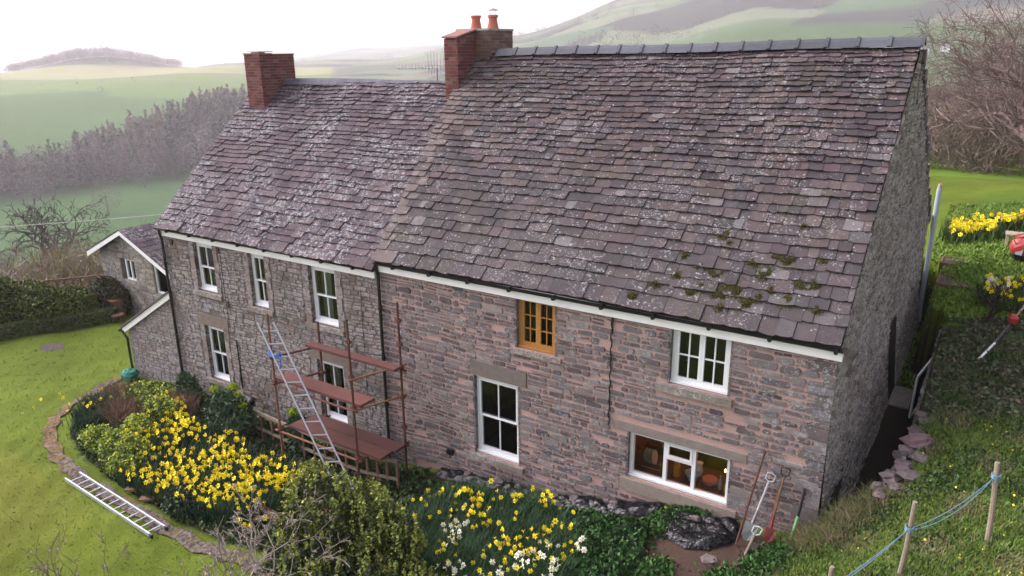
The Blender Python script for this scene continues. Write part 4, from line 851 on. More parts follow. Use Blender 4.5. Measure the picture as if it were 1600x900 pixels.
# ================= STONE PILE AND RETAINING WALLS BY THE TRENCH =================
dw=thing('retaining_wall','rough dry stone retaining wall along the dark trench beside the gable','wall',(1.1,2,-3.2))
mb=MB(); rw=lambda u,v,w_:(1.02-w_,u,v)
mb.add([rw(.4,-3.5,0),rw(6.8,-3.5,0),rw(6.8,-1.55,0),rw(.4,-1.7,0)],[(0,1,2,3)],0)
stones(mb,rw,.4,6.8,-3.4,-1.6,[],(.07,.18),(.15,.5),.02,.04,wobble_c([(.09,.08,.075),(.12,.10,.1)],.2),rs=random.Random(9)); obj('face',mb,[M['mortar_gable'],M['stone_gable']],dw)
k=0
for (x,y,z,r) in ((1.10,1.25,-1.52,(.20,.15,.10)),(1.16,.9,-1.50,(.24,.20,.16)),(1.0,.72,-1.62,(.14,.12,.10)),(1.2,.55,-1.60,(.17,.13,.10)),(1.02,.42,-1.72,(.15,.14,.12)),(.88,.25,-1.86,(.14,.15,.12)),(1.14,.22,-1.74,(.18,.14,.10)),(.98,.05,-1.9,(.15,.12,.09)),(.82,-.05,-2.02,(.13,.13,.10)),(1.2,1.55,-1.48,(.15,.16,.10)),(1.06,1.02,-1.72,(.16,.14,.14)),(.74,.12,-2.02,(.12,.12,.10)),(1.10,1.8,-1.50,(.12,.12,.09)),(.98,.95,-1.85,(.15,.15,.13)),(.95,.55,-1.9,(.14,.14,.13))):
    big=k==1; kk=rs.uniform(.8,1.25); rock(x,y,z,r,name='stone',col=(kk,kk*rs.uniform(.92,1.05),kk) if not big else (1.25,1.05,1.1),label='largest pinkish purple stone in the heap above the trench' if big else 'rough purple stone heaped at the edge of the dark trench',cat='stone',group=None if big else 'purple stones heaped by the trench'); k+=1
# ================= POSTS AND ROPE =================
PO=[((2.09,-1.32),(2.04,-1.02),-.62,'weathered wooden post on the bank with blue rope tied near its top'),((1.26,-1.95),(1.29,-1.93),-.92,'middle wooden post on the grass bank with the rope knotted below its top'),((.56,-2.75),(.60,-2.7),-1.60,'shortest wooden post, cut off by the lower picture edge')]
for (b,t,zt,l) in PO:
    zb=g1(*b)-.05; mb=MB(); mb.tube([(b[0],b[1],zb),((b[0]*.6+t[0]*.4)+.01,(b[1]*.6+t[1]*.4),zb+(zt-zb)*.4),(t[0],t[1],zt-.01),(t[0],t[1],zt)],[.034,.031,.029,.025],9); obj('wooden_post',mb,M['wood_grey'],at=(b[0],b[1],zb),label=l,cat='post',group='wooden posts on the grass bank')
rp=thing('rope','pale blue double rope sagging between the wooden posts on the bank','rope',(1.6,-1.6,-1.5))
def sagline(a,b,s,n=14): a=Vector(a);b=Vector(b); return [a.lerp(b,i/n)-Vector((0,0,s*4*(i/n)*(1-i/n))) for i in range(n+1)]
A=(2.05,-1.07,-.78);B=(1.28,-1.96,-1.27);Cc_=(.25,-3.7,-1.75)
for o in(0,.035):
    for p,q,s in((A,B,.10+o*2),(B,Cc_,.08+o)): mb=MB(); mb.tube(sagline(p,(q[0],q[1],q[2]-o*.6),s),.0052,5); obj('strand',mb,M['rope'],rp)
for c in(A,B):
    mb=MB()
    for k in range(4): mb.tube([(c[0]+.045*math.cos(a),c[1]+.045*math.sin(a),c[2]+.015*k-.02+.008*math.sin(a)) for a in np.linspace(0,6.4,10)],.008,5)
    obj('knot',mb,M['rope'],rp)
# ================= THINGS BEHIND THE GABLE =================
gt=thing('old_window_frame','white framed dark panel leaning in the gap beyond the gable wall','frame',(.85,5.3,-3.0))
zt0=-2.62; F0=Vector((.60,7.45,-3.02)); 
mb=MB(); a0=Vector((.78,5.0,-3.02));a1=Vector((1.14,6.1,-2.55)); U=Vector((0.02,.1,.86))
def fr4(mb,a,b,U,w_,t):
    for p,q in((a,b),(a+U,b+U),(a,a+U),(b,b+U)): mb.beam(p,q,t,w_,upv=(b-a).cross(U) if True else None)
fr4(mb,a0,a1,U,.03,.06); obj('surround',mb,M['white'],gt)
mb=MB(); mb.add([a0+Vector((0,.02,0)),a1+Vector((0,.02,0)),a1+U+Vector((0,.02,0)),a0+U+Vector((0,.02,0))],[(0,1,2,3)]); obj('panel',mb,M['black'],gt)
mb=MB(); m_=a0.lerp(a1,.72); mb.add([m_+Vector((0,-.02,.1)),a1+Vector((0,-.02,.1)),a1+U+Vector((0,-.02,0)),m_+U+Vector((0,-.02,0))],[(0,1,2,3)]); obj('board',mb,M['white'],gt)
mb=MB(); mb.lathe(0,0,[(.05,0),(.08,.03),(.085,.10),(.06,.15),(.02,.17)],10,R=Matrix.Translation((1.13,5.9,-1.66))); obj('plastic_bag',mb,M['white'],at=(1.13,5.9,-1.66),label='small white bundle on top of the leaning panel by the gable end',cat='bundle')
mb=MB(); mb.lathe(0,0,[(.03,0),(.08,.03),(.09,.10),(.05,.17)],9,R=Matrix.Translation((1.40,5.6,-1.5))); obj('blue_bag',mb,plain('slate_blue',(.10,.14,.24),.5),at=(1.40,5.6,-1.5),label='small blue bag beside the white bundle on the bank',cat='bag')
# dry stone step wall
sw=thing('dry_stone_wall','low dry stone wall of thin mossy slabs behind the leaning panel','wall',(1.4,7,-2)); mb=MB(); swm=lambda u,v,w_:(1.12+u*.93,7.1-u*.35-w_,v)
mb.add([swm(0,-3.3,0),swm(1.3,-3.3,0),swm(1.3,-1.35,0),swm(0,-1.3,0)],[(0,1,2,3)],0); stones(mb,swm,0,1.3,-2.9,-1.35,[],(.04,.08),(.15,.4),.012,.06,wobble_c([(.17,.15,.12),(.12,.11,.09),(.2,.17,.12)],.25),rs=random.Random(10)); obj('face',mb,[M['dark'],M['stone_gable']],sw)
st=thing('garden_pole','white pole with a red wrapped end and canes tied to it, lying on the bank','pole',(1.75,4.3,-1.25))
mb=MB(); mb.tube([(1.74,4.3,-1.28),(1.96,5.0,-1.15)],.022,8); obj('shaft',mb,M['white'],st); mb=MB(); mb.tube([(1.96,5.0,-1.15),(2.16,5.75,-1.0)],.03,8); mb.tube([(1.86,4.75,-1.2),(1.80,4.8,-1.05)],.015,5); obj('grip',mb,M['black'],st)
mb=MB(); mb.lathe(0,0,[(.04,-.1),(.09,-.05),(.10,.05),(.05,.12)],9,R=Matrix.Translation((2.2,5.9,-.93))); obj('wrap',mb,M['red'],st)
mb=MB(); [mb.tube([(2.2,5.9,-.93),(2.38+.03*k,6.5,-.72+.05*k)],.012,5) for k in range(5)]; obj('canes',mb,M['wood_pale'],st)
# wheelbarrow
wb=thing('wheelbarrow','red wheelbarrow with a black bag on the rear lawn at the right picture edge','wheelbarrow',(2.25,11.5,-1.15))
mb=MB(); mb.lathe(0,0,[(.10,-.02),(.16,.0),(.26,.10),(.30,.22),(.30,.36),(.24,.42),(.10,.45)],16,R=Matrix.Translation((2.12,11.5,-.82))@Matrix.Rotation(math.radians(62),4,'Y')); obj('tray',mb,M['red'],wb)
for s in(-.2,.2): mb=MB(); mb.tube([(2.2,11.5+s,-.62),(2.1,11.45+s,-.45),(2.35,11.6+s,-.40)],.016,6); mb.tube([(2.5,11.4+s,-.9),(2.28,11.2+s,-1.15),(2.1,11.0+s,-1.28)],.016,6); obj('leg',mb,M['red'],wb)
mb=MB(); mb.lathe(0,0,[(.15,-.18),(.26,-.1),(.30,.05),(.22,.18),(.06,.26)],10,R=Matrix.Translation((2.42,11.4,-.88))); obj('black_bag',mb,M['poly'],at=(2.42,11.4,-.9),label='shiny black bag slumped beside the red wheelbarrow',cat='bag')
pb=thing('wooden_bench','pale wooden planks behind the red wheelbarrow','bench',(2.1,13,-1)); mb=MB()
for k in range(3): mb.box(1.95,2.6,12.9+.16*k,13.02+.16*k,-.72,-.68)
obj('seat',mb,M['wood_pale'],pb); mb=MB(); mb.box(1.98,2.04,12.92,13.3,-1.2,-.72); obj('leg',mb,M['wood_pale'],pb)
def bed_box(label,x0,x1,y0,y1):
    z=g1((x0+x1)/2,(y0+y1)/2)-.04; t=thing('raised_bed',label,'raised bed',(x0,y0,z),'timber edged beds on the rear lawn')
    for q in((x0,x1,y0-.05,y0),(x0,x1,y1,y1+.05),(x0-.05,x0,y0,y1),(x1,x1+.05,y0,y1)): mb=MB(); mb.box(*q,z-.25,z+.09); obj('side_board',mb,M['wood_brown'],t)
    mb=MB(); mb.box(x0,x1,y0,y1,z-.2,z+.07,0,(.6,.5,.45)); obj('soil',mb,M['rock'],t)
bed_box('nearer timber edged bed of bare soil on the rear lawn beyond the grey pipe',.72,1.5,9.1,9.9); bed_box('farther timber edged bed of bare soil on the rear lawn beyond the grey pipe',.66,1.15,10.9,11.6)
# ================= LEFT SIDE THINGS =================
mb=MB(); rq=random.Random(2); mb.add([(-18.45+(.26*math.cos(a)*math.sin(e))*rq.uniform(.75,1.15),-.32+.24*math.sin(a)*math.sin(e)*rq.uniform(.75,1.15),-4.62+.22*math.cos(e)*rq.uniform(.8,1.1)) for e in (.3,.8,1.3,1.9,2.6) for a in [k*math.pi/6 for k in range(12)]],[(i*12+j,(i+1)*12+j,(i+1)*12+(j+1)%12,i*12+(j+1)%12) for i in range(4) for j in range(12)]+[tuple(range(12)),tuple(range(48,60))[::-1]]); nb=obj('netting_bundle',mb,plain('green_netting',(.03,.20,.14),.7,.3,.5,16,.8),at=(-18.45,-.32,-4.8),label='bundle of blue green netting at the foot of the lean-to downpipe',cat='netting')
mb=MB(); n=14; mb.add([(-23.5+.45*math.cos(2*math.pi*k/n)*(1+.15*math.sin(k*2)),0+.33*math.sin(2*math.pi*k/n),g1(-23.5,0)+.03) for k in range(n)],[tuple(range(n))],0,(.5,.5,.5)); obj('stone_slab',mb,M['rock'],at=(-23.5,0,g1(-23.5,0)),label='dark flat patch set into the far lawn near the hedge',cat='slab')
tb=thing('garden_table','small brown wooden table against the outbuilding wall','table',(-24.4,2.7,-4.95))
mb=MB(); mb.box(-24.75,-24.15,2.55,3.0,-4.27,-4.22); obj('tabletop',mb,M['rust_light'],tb)
for dx in(-24.7,-24.2): mb=MB(); mb.box(dx,dx+.05,2.6,2.95,-4.95,-4.27); obj('leg',mb,M['wood_brown'],tb)
st=thing('wooden_stool','round brown stool to the right of the small table','stool',(-23.6,2.3,-4.95)); mb=MB(); mb.lathe(-23.7,2.4,[(.2,-4.62),(.2,-4.56)],12); obj('seat',mb,M['wood_brown'],st)
for a in range(3): mb=MB(); mb.tube([(-23.7+.12*math.cos(a*2.1),2.4+.12*math.sin(a*2.1),-4.6),(-23.7+.2*math.cos(a*2.1),2.4+.2*math.sin(a*2.1),-4.97)],.02,5); obj('leg',mb,M['wood_brown'],st)
fe=thing('timber_railing','brown timber railing with thin uprights beside the outbuilding','fence',(-28.3,3.8,-5.4))
a=Vector((-29.2,1.7,-4.15));b=Vector((-26.1,4.0,-3.85)); c=Vector((-28.1,.9,-4.3))
for p,q in((a,b),(a,c)):
    for dz in(0,-.45,-.95): mb=MB(); mb.beam(p+Vector((0,0,dz)),q+Vector((0,0,dz)),.05,.07); obj('rail',mb,M['wood_brown'],fe)
for k in range(14): p=a.lerp(b,k/13); mb=MB(); mb.box(p.x-.03,p.x+.03,p.y-.03,p.y+.03,p.z-1.2,p.z+.02); obj('upright',mb,M['wood_brown'],fe)
for k in range(9):
    x,y=-27.6+rs.uniform(-.9,.9),1.6+rs.uniform(-.4,.4); rock(x,y,-4.75+rs.uniform(0,.3),(.3,.25,.22),name='stone',col=(.9,.95,1.1),label='grey stone in the pile in front of the timber railing',cat='stone',group='grey stones piled by the timber railing')
for k,(p,q,l) in enumerate((((-46,-2.1,-3.7),(-17.2,7.5,-.6),'thin overhead wire crossing in front of the valley at the left'),)):
    mb=MB(); mb.tube(sagline(p,q,.25,20),.012,4); obj('overhead_wire',mb,M['wire'],label=l,cat='wire')
# timber edging by the ladder
for l,a,b in(('rotten plank edging the bed beside the lying ladder',(-12.9,-3.75,-4.6),(-11.9,-3.15,-4.55)),('second rotten plank half buried in the bed beside the lying ladder',(-12.3,-3.8,-4.6),(-11.3,-3.2,-4.5)),('rotten plank on the ground behind the evergreen shrub',(-9.6,-3.1,-4.5),(-8.3,-2.2,-4.35)),('broken board lying across the bed left of the evergreen shrub',(-9.9,-2.8,-4.45),(-8.9,-2.9,-4.4))):
    mb=MB(); mb.beam(a,b,.14,.05,0,(1,1,1)); obj('plank',mb,M['wood_brown'],at=a,label=l,cat='plank')
# ================= KITCHEN THINGS =================
wk=thing('worktop','wooden worktop inside the lit kitchen window','worktop',(-2.3,.45,-3.1)); mb=MB(); mb.box(-3.35,-1.2,.225,.95,-3.1,-3.02); obj('surface',mb,M['wood_brown'],wk)
dr=thing('dish_rack','wire dish rack of pale plates in the left pane of the kitchen window','dish rack',(-2.92,.45,-3.02)); mb=MB()
for k in range(2): mb.tube([(-3.05,.35+.2*k,-2.98),(-2.7,.35+.2*k,-2.98),(-2.7,.35+.2*k,-2.80)],.006,4)
obj('rack',mb,M['wood_pale'],dr)
for k in range(4): mb=MB(); mb.lathe(0,0,[(.02,-.008),(.12,-.004),(.13,.006),(.08,.002)],18,0,(1,1.05,1) if k%2 else (.7,.8,.8),R=Matrix.Translation((-3.0+.05*k,.45,-2.80))@Matrix.Rotation(math.radians(78),4,'Y')); obj('plate',mb,M['ceramic'],dr)
def pot(name,label,cat,x,y,prof,mat,c=(1,1,1)): mb=MB(); mb.lathe(x,y,[(r,z-3.02) for r,z in prof],14,0,c); return obj(name,mb,mat,at=(x,y,-3.02),label=label,cat=cat)
pot('blue_bowl','pale blue plastic bowl behind the middle pane of the kitchen window','bowl',-2.13,.45,[(.08,0),(.13,.1),(.14,.14),(.12,.12)],plain('pale_blue',(.22,.42,.50),.4))
pot('honey_jar','amber glass jar behind the middle pane of the kitchen window','jar',-2.42,.42,[(.06,0),(.065,.2),(.05,.23),(.05,.26)],plain('amber',(.5,.26,.03),.3))
pot('cream_jug','white jug behind the blue bowl in the kitchen window','jug',-2.08,.62,[(.05,0),(.07,.1),(.05,.22),(.06,.27)],M['ceramic'])
pot('stack_of_bowls','stacked pinkish bowls in the right pane of the kitchen window','bowls',-1.83,.45,[(.06,0),(.13,.06),(.10,.07),(.13,.12),(.02,.12)],plain('pink_bowl',(.45,.22,.18),.4))
pot('glass_bottle','pale bottle in the right pane of the kitchen window','bottle',-1.64,.42,[(.04,0),(.04,.16),(.015,.2),(.015,.26)],plain('bottle_glass',(.35,.36,.3),.2))
pot('green_bottle','yellow green bottle at the right end of the kitchen window sill','bottle',-1.52,.38,[(.04,0),(.045,.12),(.02,.16),(.02,.19)],plain('lime_plastic',(.4,.45,.04),.3))
g=G('lit_bulb'); em=g.n('Emission'); em.inputs[0].default_value=(1,.55,.2,1); em.inputs[1].default_value=6; g.l(em.outputs[0],g.out.inputs[0]); mb=MB(); mb.lathe(-1.62,.6,[(.006,-2.79),(.016,-2.76),(.014,-2.74),(.003,-2.72)],10); obj('lit_lamp',mb,g.mat,at=(-1.62,.6,-2.79),label='small glowing orange lamp in the right pane of the kitchen window',cat='lamp')
mb=MB(); 
for k in range(6): a=k*math.pi/3; mb.beam((-2.02,.18,-2.37),(-2.02+.045*math.cos(a),.18,-2.37+.045*math.sin(a)),.012,.006)
obj('paper_star',mb,M['white'],at=(-2.02,.18,-2.37),label='small white paper star stuck on the kitchen top light',cat='ornament')
# ================= VEGETATION =================
def leafobj(name,V,C,parent=None,**t): return fastmesh(name,V,None,C,M['leaf'],parent,**t)
def onground(x,y,dz=0): return np.stack([x,y,gz(x,y)+dz],1)
def randpoly(n,poly,rs=RS):
    ps=np.array(poly); o=np.zeros((0,2))
    while len(o)<n:
        q=rs.uniform(ps.min(0),ps.max(0),(n*2,2)); o=np.vstack([o,q[inpoly(q[:,0],q[:,1],poly)]])
    return o[:n]
def blades(P,h,w_,lean,rs=RS):
    """thin grass or daffodil blades: two-quad strips bending over (returned as quads)"""
    n=len(P); a=rs.rand(n)*6.283; d=np.stack([np.cos(a),np.sin(a),0*a],1); s=np.stack([-np.sin(a),np.cos(a),0*a],1)
    h=(np.asarray(h)*(.6+.7*rs.rand(n)))[:,None]; l=(lean*(.3+rs.rand(n)))[:,None]*h; z=np.array((0,0,1.)); w_=(np.asarray(w_)*(.7+.6*rs.rand(n)))[:,None]
    m_=P+z*h*.6+d*l*.3; t=P+z*h+d*l
    q1=np.stack([P-s*w_*.5,P+s*w_*.5,m_+s*w_*.45,m_-s*w_*.45],1); q2=np.stack([m_-s*w_*.45,m_+s*w_*.45,t+s*w_*.08,t-s*w_*.08],1)
    return np.concatenate([q1,q2]),n
def bladeobj(name,P,h,w_,lean,cols,amt=.3,wts=None,rs=RS,parent=None,**t):
    V,n=blades(P,h,w_,lean,rs); C=jitcol(n,cols,rs,amt,wts); return leafobj(name,V,np.concatenate([C,C]),parent,**t)
LG=[(.06,.11,.02),(.04,.08,.016),(.09,.13,.03),(.03,.06,.014)]
# lawn tufts, left
x=RS.uniform(-30,-6,90000); y=RS.uniform(-11,3.2,90000); k=(~inpoly(x,y,BED))&(y<-.2*(x>-18.9)-0.0*(x<=-18.9)+.0+3*(x<-19))&(np.hypot(x-1.5,y+10.8)<33)&~((x>-9)&(y>-4))
x,y=x[k],y[k]; P=onground(x,y,-.01); tone=(np.sin(x*.9+np.sin(y*.7)*1.5)*np.sin(y*1.1+np.sin(x*.5)*2)*.5+.5)
P=P[::2]; x=x[::2]; y=y[::2]; tone=tone[::2]; V,n=blades(P,.03,.02,.9); lf_=sstep(-x,10,16)*sstep(-y,3.6,5)
base=np.array((.12,.17,.02))*(1-lf_[:,None])+np.array((.155,.155,.03))*lf_[:,None]; C=base*(.82+.25*tone[:,None])*(.85+.3*RS.rand(n,1))
leafobj('lawn_grass',V,np.concatenate([C,C]),kind='stuff')
# bank grass, right
x=RS.uniform(-.5,3.6,150000); y=RS.uniform(-5.5,6.5,150000); Z=gz(x,y); k=~((x>.05)&(x<1.08)&(y>.15))&(y<6.2)&~((x<.1)&(y>-.1))&(np.hypot(x-1.5,y+10.8)>3)&(x+y*.25>-.9)
x,y=x[k],y[k]; P=onground(x,y,-.015); pat=.5+.5*np.sin(x*3.1+2*np.sin(y*1.7))*np.sin(y*2.3+x)
V,n=blades(P,.045+.06*pat,.012,.9); cols=jitcol(n,[(.09,.155,.02),(.06,.11,.018),(.14,.19,.035),(.18,.15,.07)],amt=.35,wts=(.42,.3,.18,.10))
dry=(np.sin(x*5+y*2.1)*np.sin(y*4.2-x*1.3)>.45)[:,None]; cols=np.where(dry,cols*.4+np.array((.17,.14,.08))*.6,cols)
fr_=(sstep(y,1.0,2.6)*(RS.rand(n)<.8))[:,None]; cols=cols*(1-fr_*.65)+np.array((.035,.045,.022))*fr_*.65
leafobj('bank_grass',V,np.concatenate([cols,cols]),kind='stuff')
# small leaved weeds and yellow celandines on the bank
q=RS.normal(size=(9000,2))*.17+np.repeat(np.stack([RS.uniform(.2,3,60),RS.uniform(-4,5,60)],1),150,0); k=~((q[:,0]>.0)&(q[:,0]<1.12)&(q[:,1]>.1))&(q[:,0]>0); q=q[k]
leafobj('bank_weeds',leaves(onground(q[:,0],q[:,1],.05*1),.035,k=4,up=1.2),jitcol(len(q),[(.04,.085,.025),(.06,.11,.03),(.03,.055,.02)]),kind='stuff')
q=np.stack([RS.uniform(.5,3.2,150),RS.uniform(-4,1.5,150)],1); q=q[~((q[:,0]<1.15)&(q[:,1]>.1))]
leafobj('celandine_flowers',leaves(onground(q[:,0],q[:,1],.1),.028,k=4,asp=1,up=3),jitcol(len(q),[(.60,.50,.04)]),kind='stuff')
# dry tangle where the bank meets the gable corner
P=onground(*(randpoly(2600,[(-.25,-.12),(.05,-.02),(.85,.15),(.95,-.35),(.5,-.85),(-.05,-.9),(-.3,-.5)]).T),-.01)
bladeobj('dry_grass',P,.15,.010,1.4,[(.22,.17,.11),(.15,.12,.08),(.10,.12,.03),(.08,.11,.02)],kind='stuff')
# rear lawn grass and dark ivy bank
x=RS.uniform(.3,6,30000); y=RS.uniform(6.5,20,30000); P=onground(x,y); bladeobj('rear_grass',P,.07,.03,.7,[(.13,.22,.025),(.10,.18,.02),(.16,.24,.04)],kind='stuff')
q=RS.uniform((1.05,1.8),(3.2,6.6),(16000,2)); k=np.sin(q[:,0]*4+q[:,1]*2)*np.sin(q[:,1]*3.3)>-.45; q=q[k]
leafobj('bank_ivy',leaves(onground(q[:,0],q[:,1],.04)+RS.normal(size=(len(q),3))*(.01,.01,.03),.05,k=4,up=.8),jitcol(len(q),[(.05,.075,.03),(.07,.10,.035),(.10,.12,.07),(.13,.10,.07)]),kind='stuff')
# twiggy bare shrub on the bank by the pipe
def baretree(name,label,base,h,spread,levels,seed,col,thin=.012,minr=.003,cat='tree',group=None,lean=(0,0),split=3,first=.3,r0=None,crowncol=None,droop=0,wig=.18,lenk=.72):
    segs=tree_pts(base,h,spread,levels,seed,lean,split,first,r0,droop,wig,lenk); t=thing(name,label,cat,base,group)
    rt=segs[0][2]*.4; thick=[s for s in segs if s[2]>rt]; rest=[s for s in segs if s[2]<=rt]
    mb=seg_mesh(thick,col,thin*.3); obj('trunk',mb,M['bark'],t)
    mb=seg_mesh(rest,crowncol or col,thin,minr=minr); 
    if mb.v: obj('branches',mb,M['bark'],t)
    return t
baretree('bare_shrub','dark twiggy leafless shrub beside the dry stone wall beyond the gable',(1.75,6.3,-1.5),1.5,.7,5,4,(.045,.035,.03),.01,.004,'shrub')
# big bare tree at the right edge and the scrub behind it
TR=[((4.9,17.0,-1.0),11,2,(-.35,-.2),(.20,.15,.14),'large bare tree at the right edge whose long twigs reach over the rear lawn'),
((3.6,21,-1.3),10.0,5,(-.25,0),(.22,.165,.15),'bare tree with reddish twigs just behind the large tree'),((5.5,24,-1.4),12,8,(-.25,0),(.19,.155,.145),'tall bare tree rising into the top right corner')]
for b,h,sd_,ln,c,l in TR: baretree('bare_tree',l,b,h,.75,7,sd_,c,.02,.0055,lean=ln,first=.22,split=4,droop=.02,wig=.16,lenk=.76,r0=.13)
for i,(b,h,c) in enumerate((((1.0,31,-1.8),5.5,(.17,.135,.13)),((-1.2,37,-2.5),6.2,(.19,.155,.15)),((2.8,35,-2),5.5,(.19,.14,.13)),((4.6,33,-2),6,(.18,.15,.14)),((.2,44,-3),6.2,(.2,.17,.165)))):
    baretree('bare_tree',['hazy bare tree nearest the roof verge beyond the gable','hazy leafless tree partly hidden by the roof verge','bare tree in the hedge left of the large tree','bare hedge tree behind the trunk of the large tree','farthest bare tree in the row beyond the gable'][i],b,h,.8,7,20+i,c,.03,.011,group='bare hedge trees beyond the rear lawn',first=.24,wig=.17,lenk=.78,r0=.09)
for i,(b,h,ln,c,l) in enumerate((((4.2,15.5,-.9),9.5,(-.75,-.1),(.19,.14,.13),'low spreading bare tree whose branches hang over the rear daffodils'),((3.0,27,-1.3),9.5,(-.15,0),(.21,.155,.15),'bare tree with dense pinkish twigs left of the large tree'))):
    baretree('bare_tree',l,b,h,.75,7,60+i,c,.02,.0055,lean=ln,first=.21,split=4,droop=.02,wig=.16,lenk=.77,r0=.11)
rs2=np.random.RandomState(8)
def twigmass(n,cen,rad,L,w_,cols,rs=rs2,upw=.8):
    P=ell(n,cen,rad,rs,.2); d=rnd_dirs(n,rs)+np.array((0,0,upw)); d/=np.linalg.norm(d,axis=1)[:,None]; s=np.cross(d,rnd_dirs(n,rs)); s/=np.linalg.norm(s,axis=1)[:,None]; L_=(L*(.5+rs.rand(n)))[:,None]
    return np.stack([P-s*w_,P+s*w_,P+d*L_],1),jitcol(n,cols,rs,.3)
Vs=[];Cs=[]
for i in range(60):
    x=rs2.uniform(-4,11);y=rs2.uniform(30,52); z=float(gz(x,y)); a,b=twigmass(900,(x,y,z+1.6),(2.0,1.8,2.3),1.,.014,[(.19,.14,.13),(.23,.17,.15),(.15,.13,.11),(.20,.165,.09)]); Vs.append(a);Cs.append(b)
leafobj('hedgerow_scrub',np.concatenate(Vs),np.concatenate(Cs),kind='stuff')
# hedge and topiary at the left
def hedge(name,label,cat,ells,n,size,cols,rs=rs2,group=None,at=None):
    Vs=[];Cs=[]
    for c,r in ells:
        P=ell(n,c,r,rs,.86); P[:,2]=np.maximum(P[:,2],c[2]-r[2]*.98); Vs.append(leaves(P,size,rs=rs,k=4)); Cs.append(jitcol(n,cols,rs,.35))
    V=np.concatenate(Vs); at=np.array(at if at is not None else (ells[0][0][0],ells[0][0][1],ells[0][0][2]-ells[0][1][2])); o=leafobj(name,V-at,np.concatenate(Cs),label=label,cat=cat,group=group); o.location=at
    core=MB()
    for c,r in ells:
        prof=[(math.cos(a)*.88,math.sin(a)*.88) for a in np.linspace(-1.4,1.4,7)]; T_=Matrix.Translation(c)@Matrix.Diagonal((*r,1)); core.lathe(0,0,[(p,q) for p,q in prof],12,R=T_,c=(.015,.022,.008))  # solid core; near-black green puts the shade behind the leaves into colour
    obj('shade_core',core,M['bark'],o); return o
HC=[(.065,.10,.016),(.10,.135,.022),(.045,.07,.014),(.14,.155,.03)]
hedge('clipped_hedge','large rounded clipped evergreen hedge at the left edge of the far lawn','hedge',[((-28.2,-.3,-3.9),(1.5,1.0,1.35)),((-26.4,1.0,-4.35),(1.5,.8,.95)),((-27.3,.2,-4.2),(1.2,1.0,1.0)),((-25.5,1.9,-4.45),(1.0,.7,.75))],5500,.06,HC,at=(-27,.4,-5.1))
hedge('loose_shrub','loose dark shrub between the clipped hedge and the outbuilding','shrub',[((-25.1,2.9,-4.3),(.8,.5,.8)),((-24.6,3.0,-4.4),(.5,.4,.6))],3500,.06,[(.06,.06,.025),(.04,.05,.02),(.10,.08,.05)])
# low box hedge along the lawn
V_=[];a=np.array((-27.4,-2.2));b=np.array((-23.9,2.5)); n=15000; t=rs2.rand(n); off=rs2.uniform(-.2,.2,n); hz_=rs2.uniform(0,.5,n); face=rs2.rand(n); hz_=np.where(face<.4,.5,hz_); off=np.where(face>=.4,np.sign(off)*.2,off)
d=(b-a)/np.linalg.norm(b-a); nn=np.array((d[1],-d[0])); X_=a[0]+(b[0]-a[0])*t+nn[0]*off; Y_=a[1]+(b[1]-a[1])*t+nn[1]*off; P=onground(X_,Y_)+np.stack([0*t,0*t,hz_-.02],1)
o=leafobj('box_hedge',leaves(P,.05,rs=rs2),jitcol(n,[(.07,.095,.024),(.11,.13,.04),(.05,.07,.02)],rs2),label='low narrow clipped hedge bordering the far side of the lawn',cat='hedge')
mb=MB(); 
for i in range(10):
    p=a+(b-a)*i/10; q=a+(b-a)*(i+1)/10; zp,zq=g1(*p),g1(*q); P=[(p[0]-nn[0]*.17,p[1]-nn[1]*.17),(p[0]+nn[0]*.17,p[1]+nn[1]*.17),(q[0]+nn[0]*.17,q[1]+nn[1]*.17),(q[0]-nn[0]*.17,q[1]-nn[1]*.17)]
    mb.add([(x_,y_,z_) for (x_,y_),z_ in zip(P,(zp-.1,zp-.1,zq-.1,zq-.1))]+[(x_,y_,z_) for (x_,y_),z_ in zip(P,(zp+.46,zp+.46,zq+.46,zq+.46))],[(0,1,5,4),(1,2,6,5),(2,3,7,6),(3,0,4,7),(4,5,6,7)],0,(.02,.028,.01))  # solid block under the leaves, coloured dark as the hedge's inner shade
obj('shade_core',mb,M['bark'],o)
# path: a strip of old mossy slabs round the bed
PT=[(-18.9,.0),(-18.75,-1.0),(-18.45,-1.9),(-17.8,-2.75),(-16.9,-3.35),(-15.7,-3.75),(-14.5,-3.95),(-13,-4.0),(-11.5,-4.05),(-10,-4.05),(-8.8,-3.95),(-7.8,-3.9)]
Pp=np.array(PT); tt=np.linspace(0,len(PT)-1.001,150); i=tt.astype(int); f=(tt-i)[:,None]; cpt=Pp[i]*(1-f)+Pp[i+1]*f; dv=np.gradient(cpt,axis=0); dv/=np.linalg.norm(dv,axis=1)[:,None]; nv_=np.stack([-dv[:,1],dv[:,0]],1)
V=[];C=[];W_=np.linspace(-.15,.15,6)
for k in range(150):
    for w_ in W_:
        ww=w_*(1+.22*math.sin(k*.7+w_*9)); p=cpt[k]+nv_[k]*ww; V.append((p[0],p[1],float(gz(p[0],p[1]))+.035+.012*math.sin(k*2.1)));s_=cpt[k][0]
        base=np.array((.12,.10,.09)); mo=np.array((.20,.11,.035)); u=max(0,1-abs(s_+16.9)/2.2)*(.5+.5*math.sin(k*1.9)) ; C.append(base*(1-u)+mo*u)
I=np.arange(150*6).reshape(150,6); Fq=np.stack([I[:-1,:-1].ravel(),I[1:,:-1].ravel(),I[1:,1:].ravel(),I[:-1,1:].ravel()],1)
g=G('mossy_path',.95,.1); base=g.mix(1.,g.attr(),g.mix(g.step(g.noise(14,5,.7),.4,.6),(.55,.5,.45),(1.4,1.4,1.45)),'MULTIPLY'); base=g.mix(g.mul(g.step(g.noise(3,4),.5,.62),.7),base,(.13,.11,.02)); g.color(base); g.bump(g.noise(20,4),.8,.03)
sheet('path',np.array(V),Fq,np.array(C),g.mat,kind='structure')
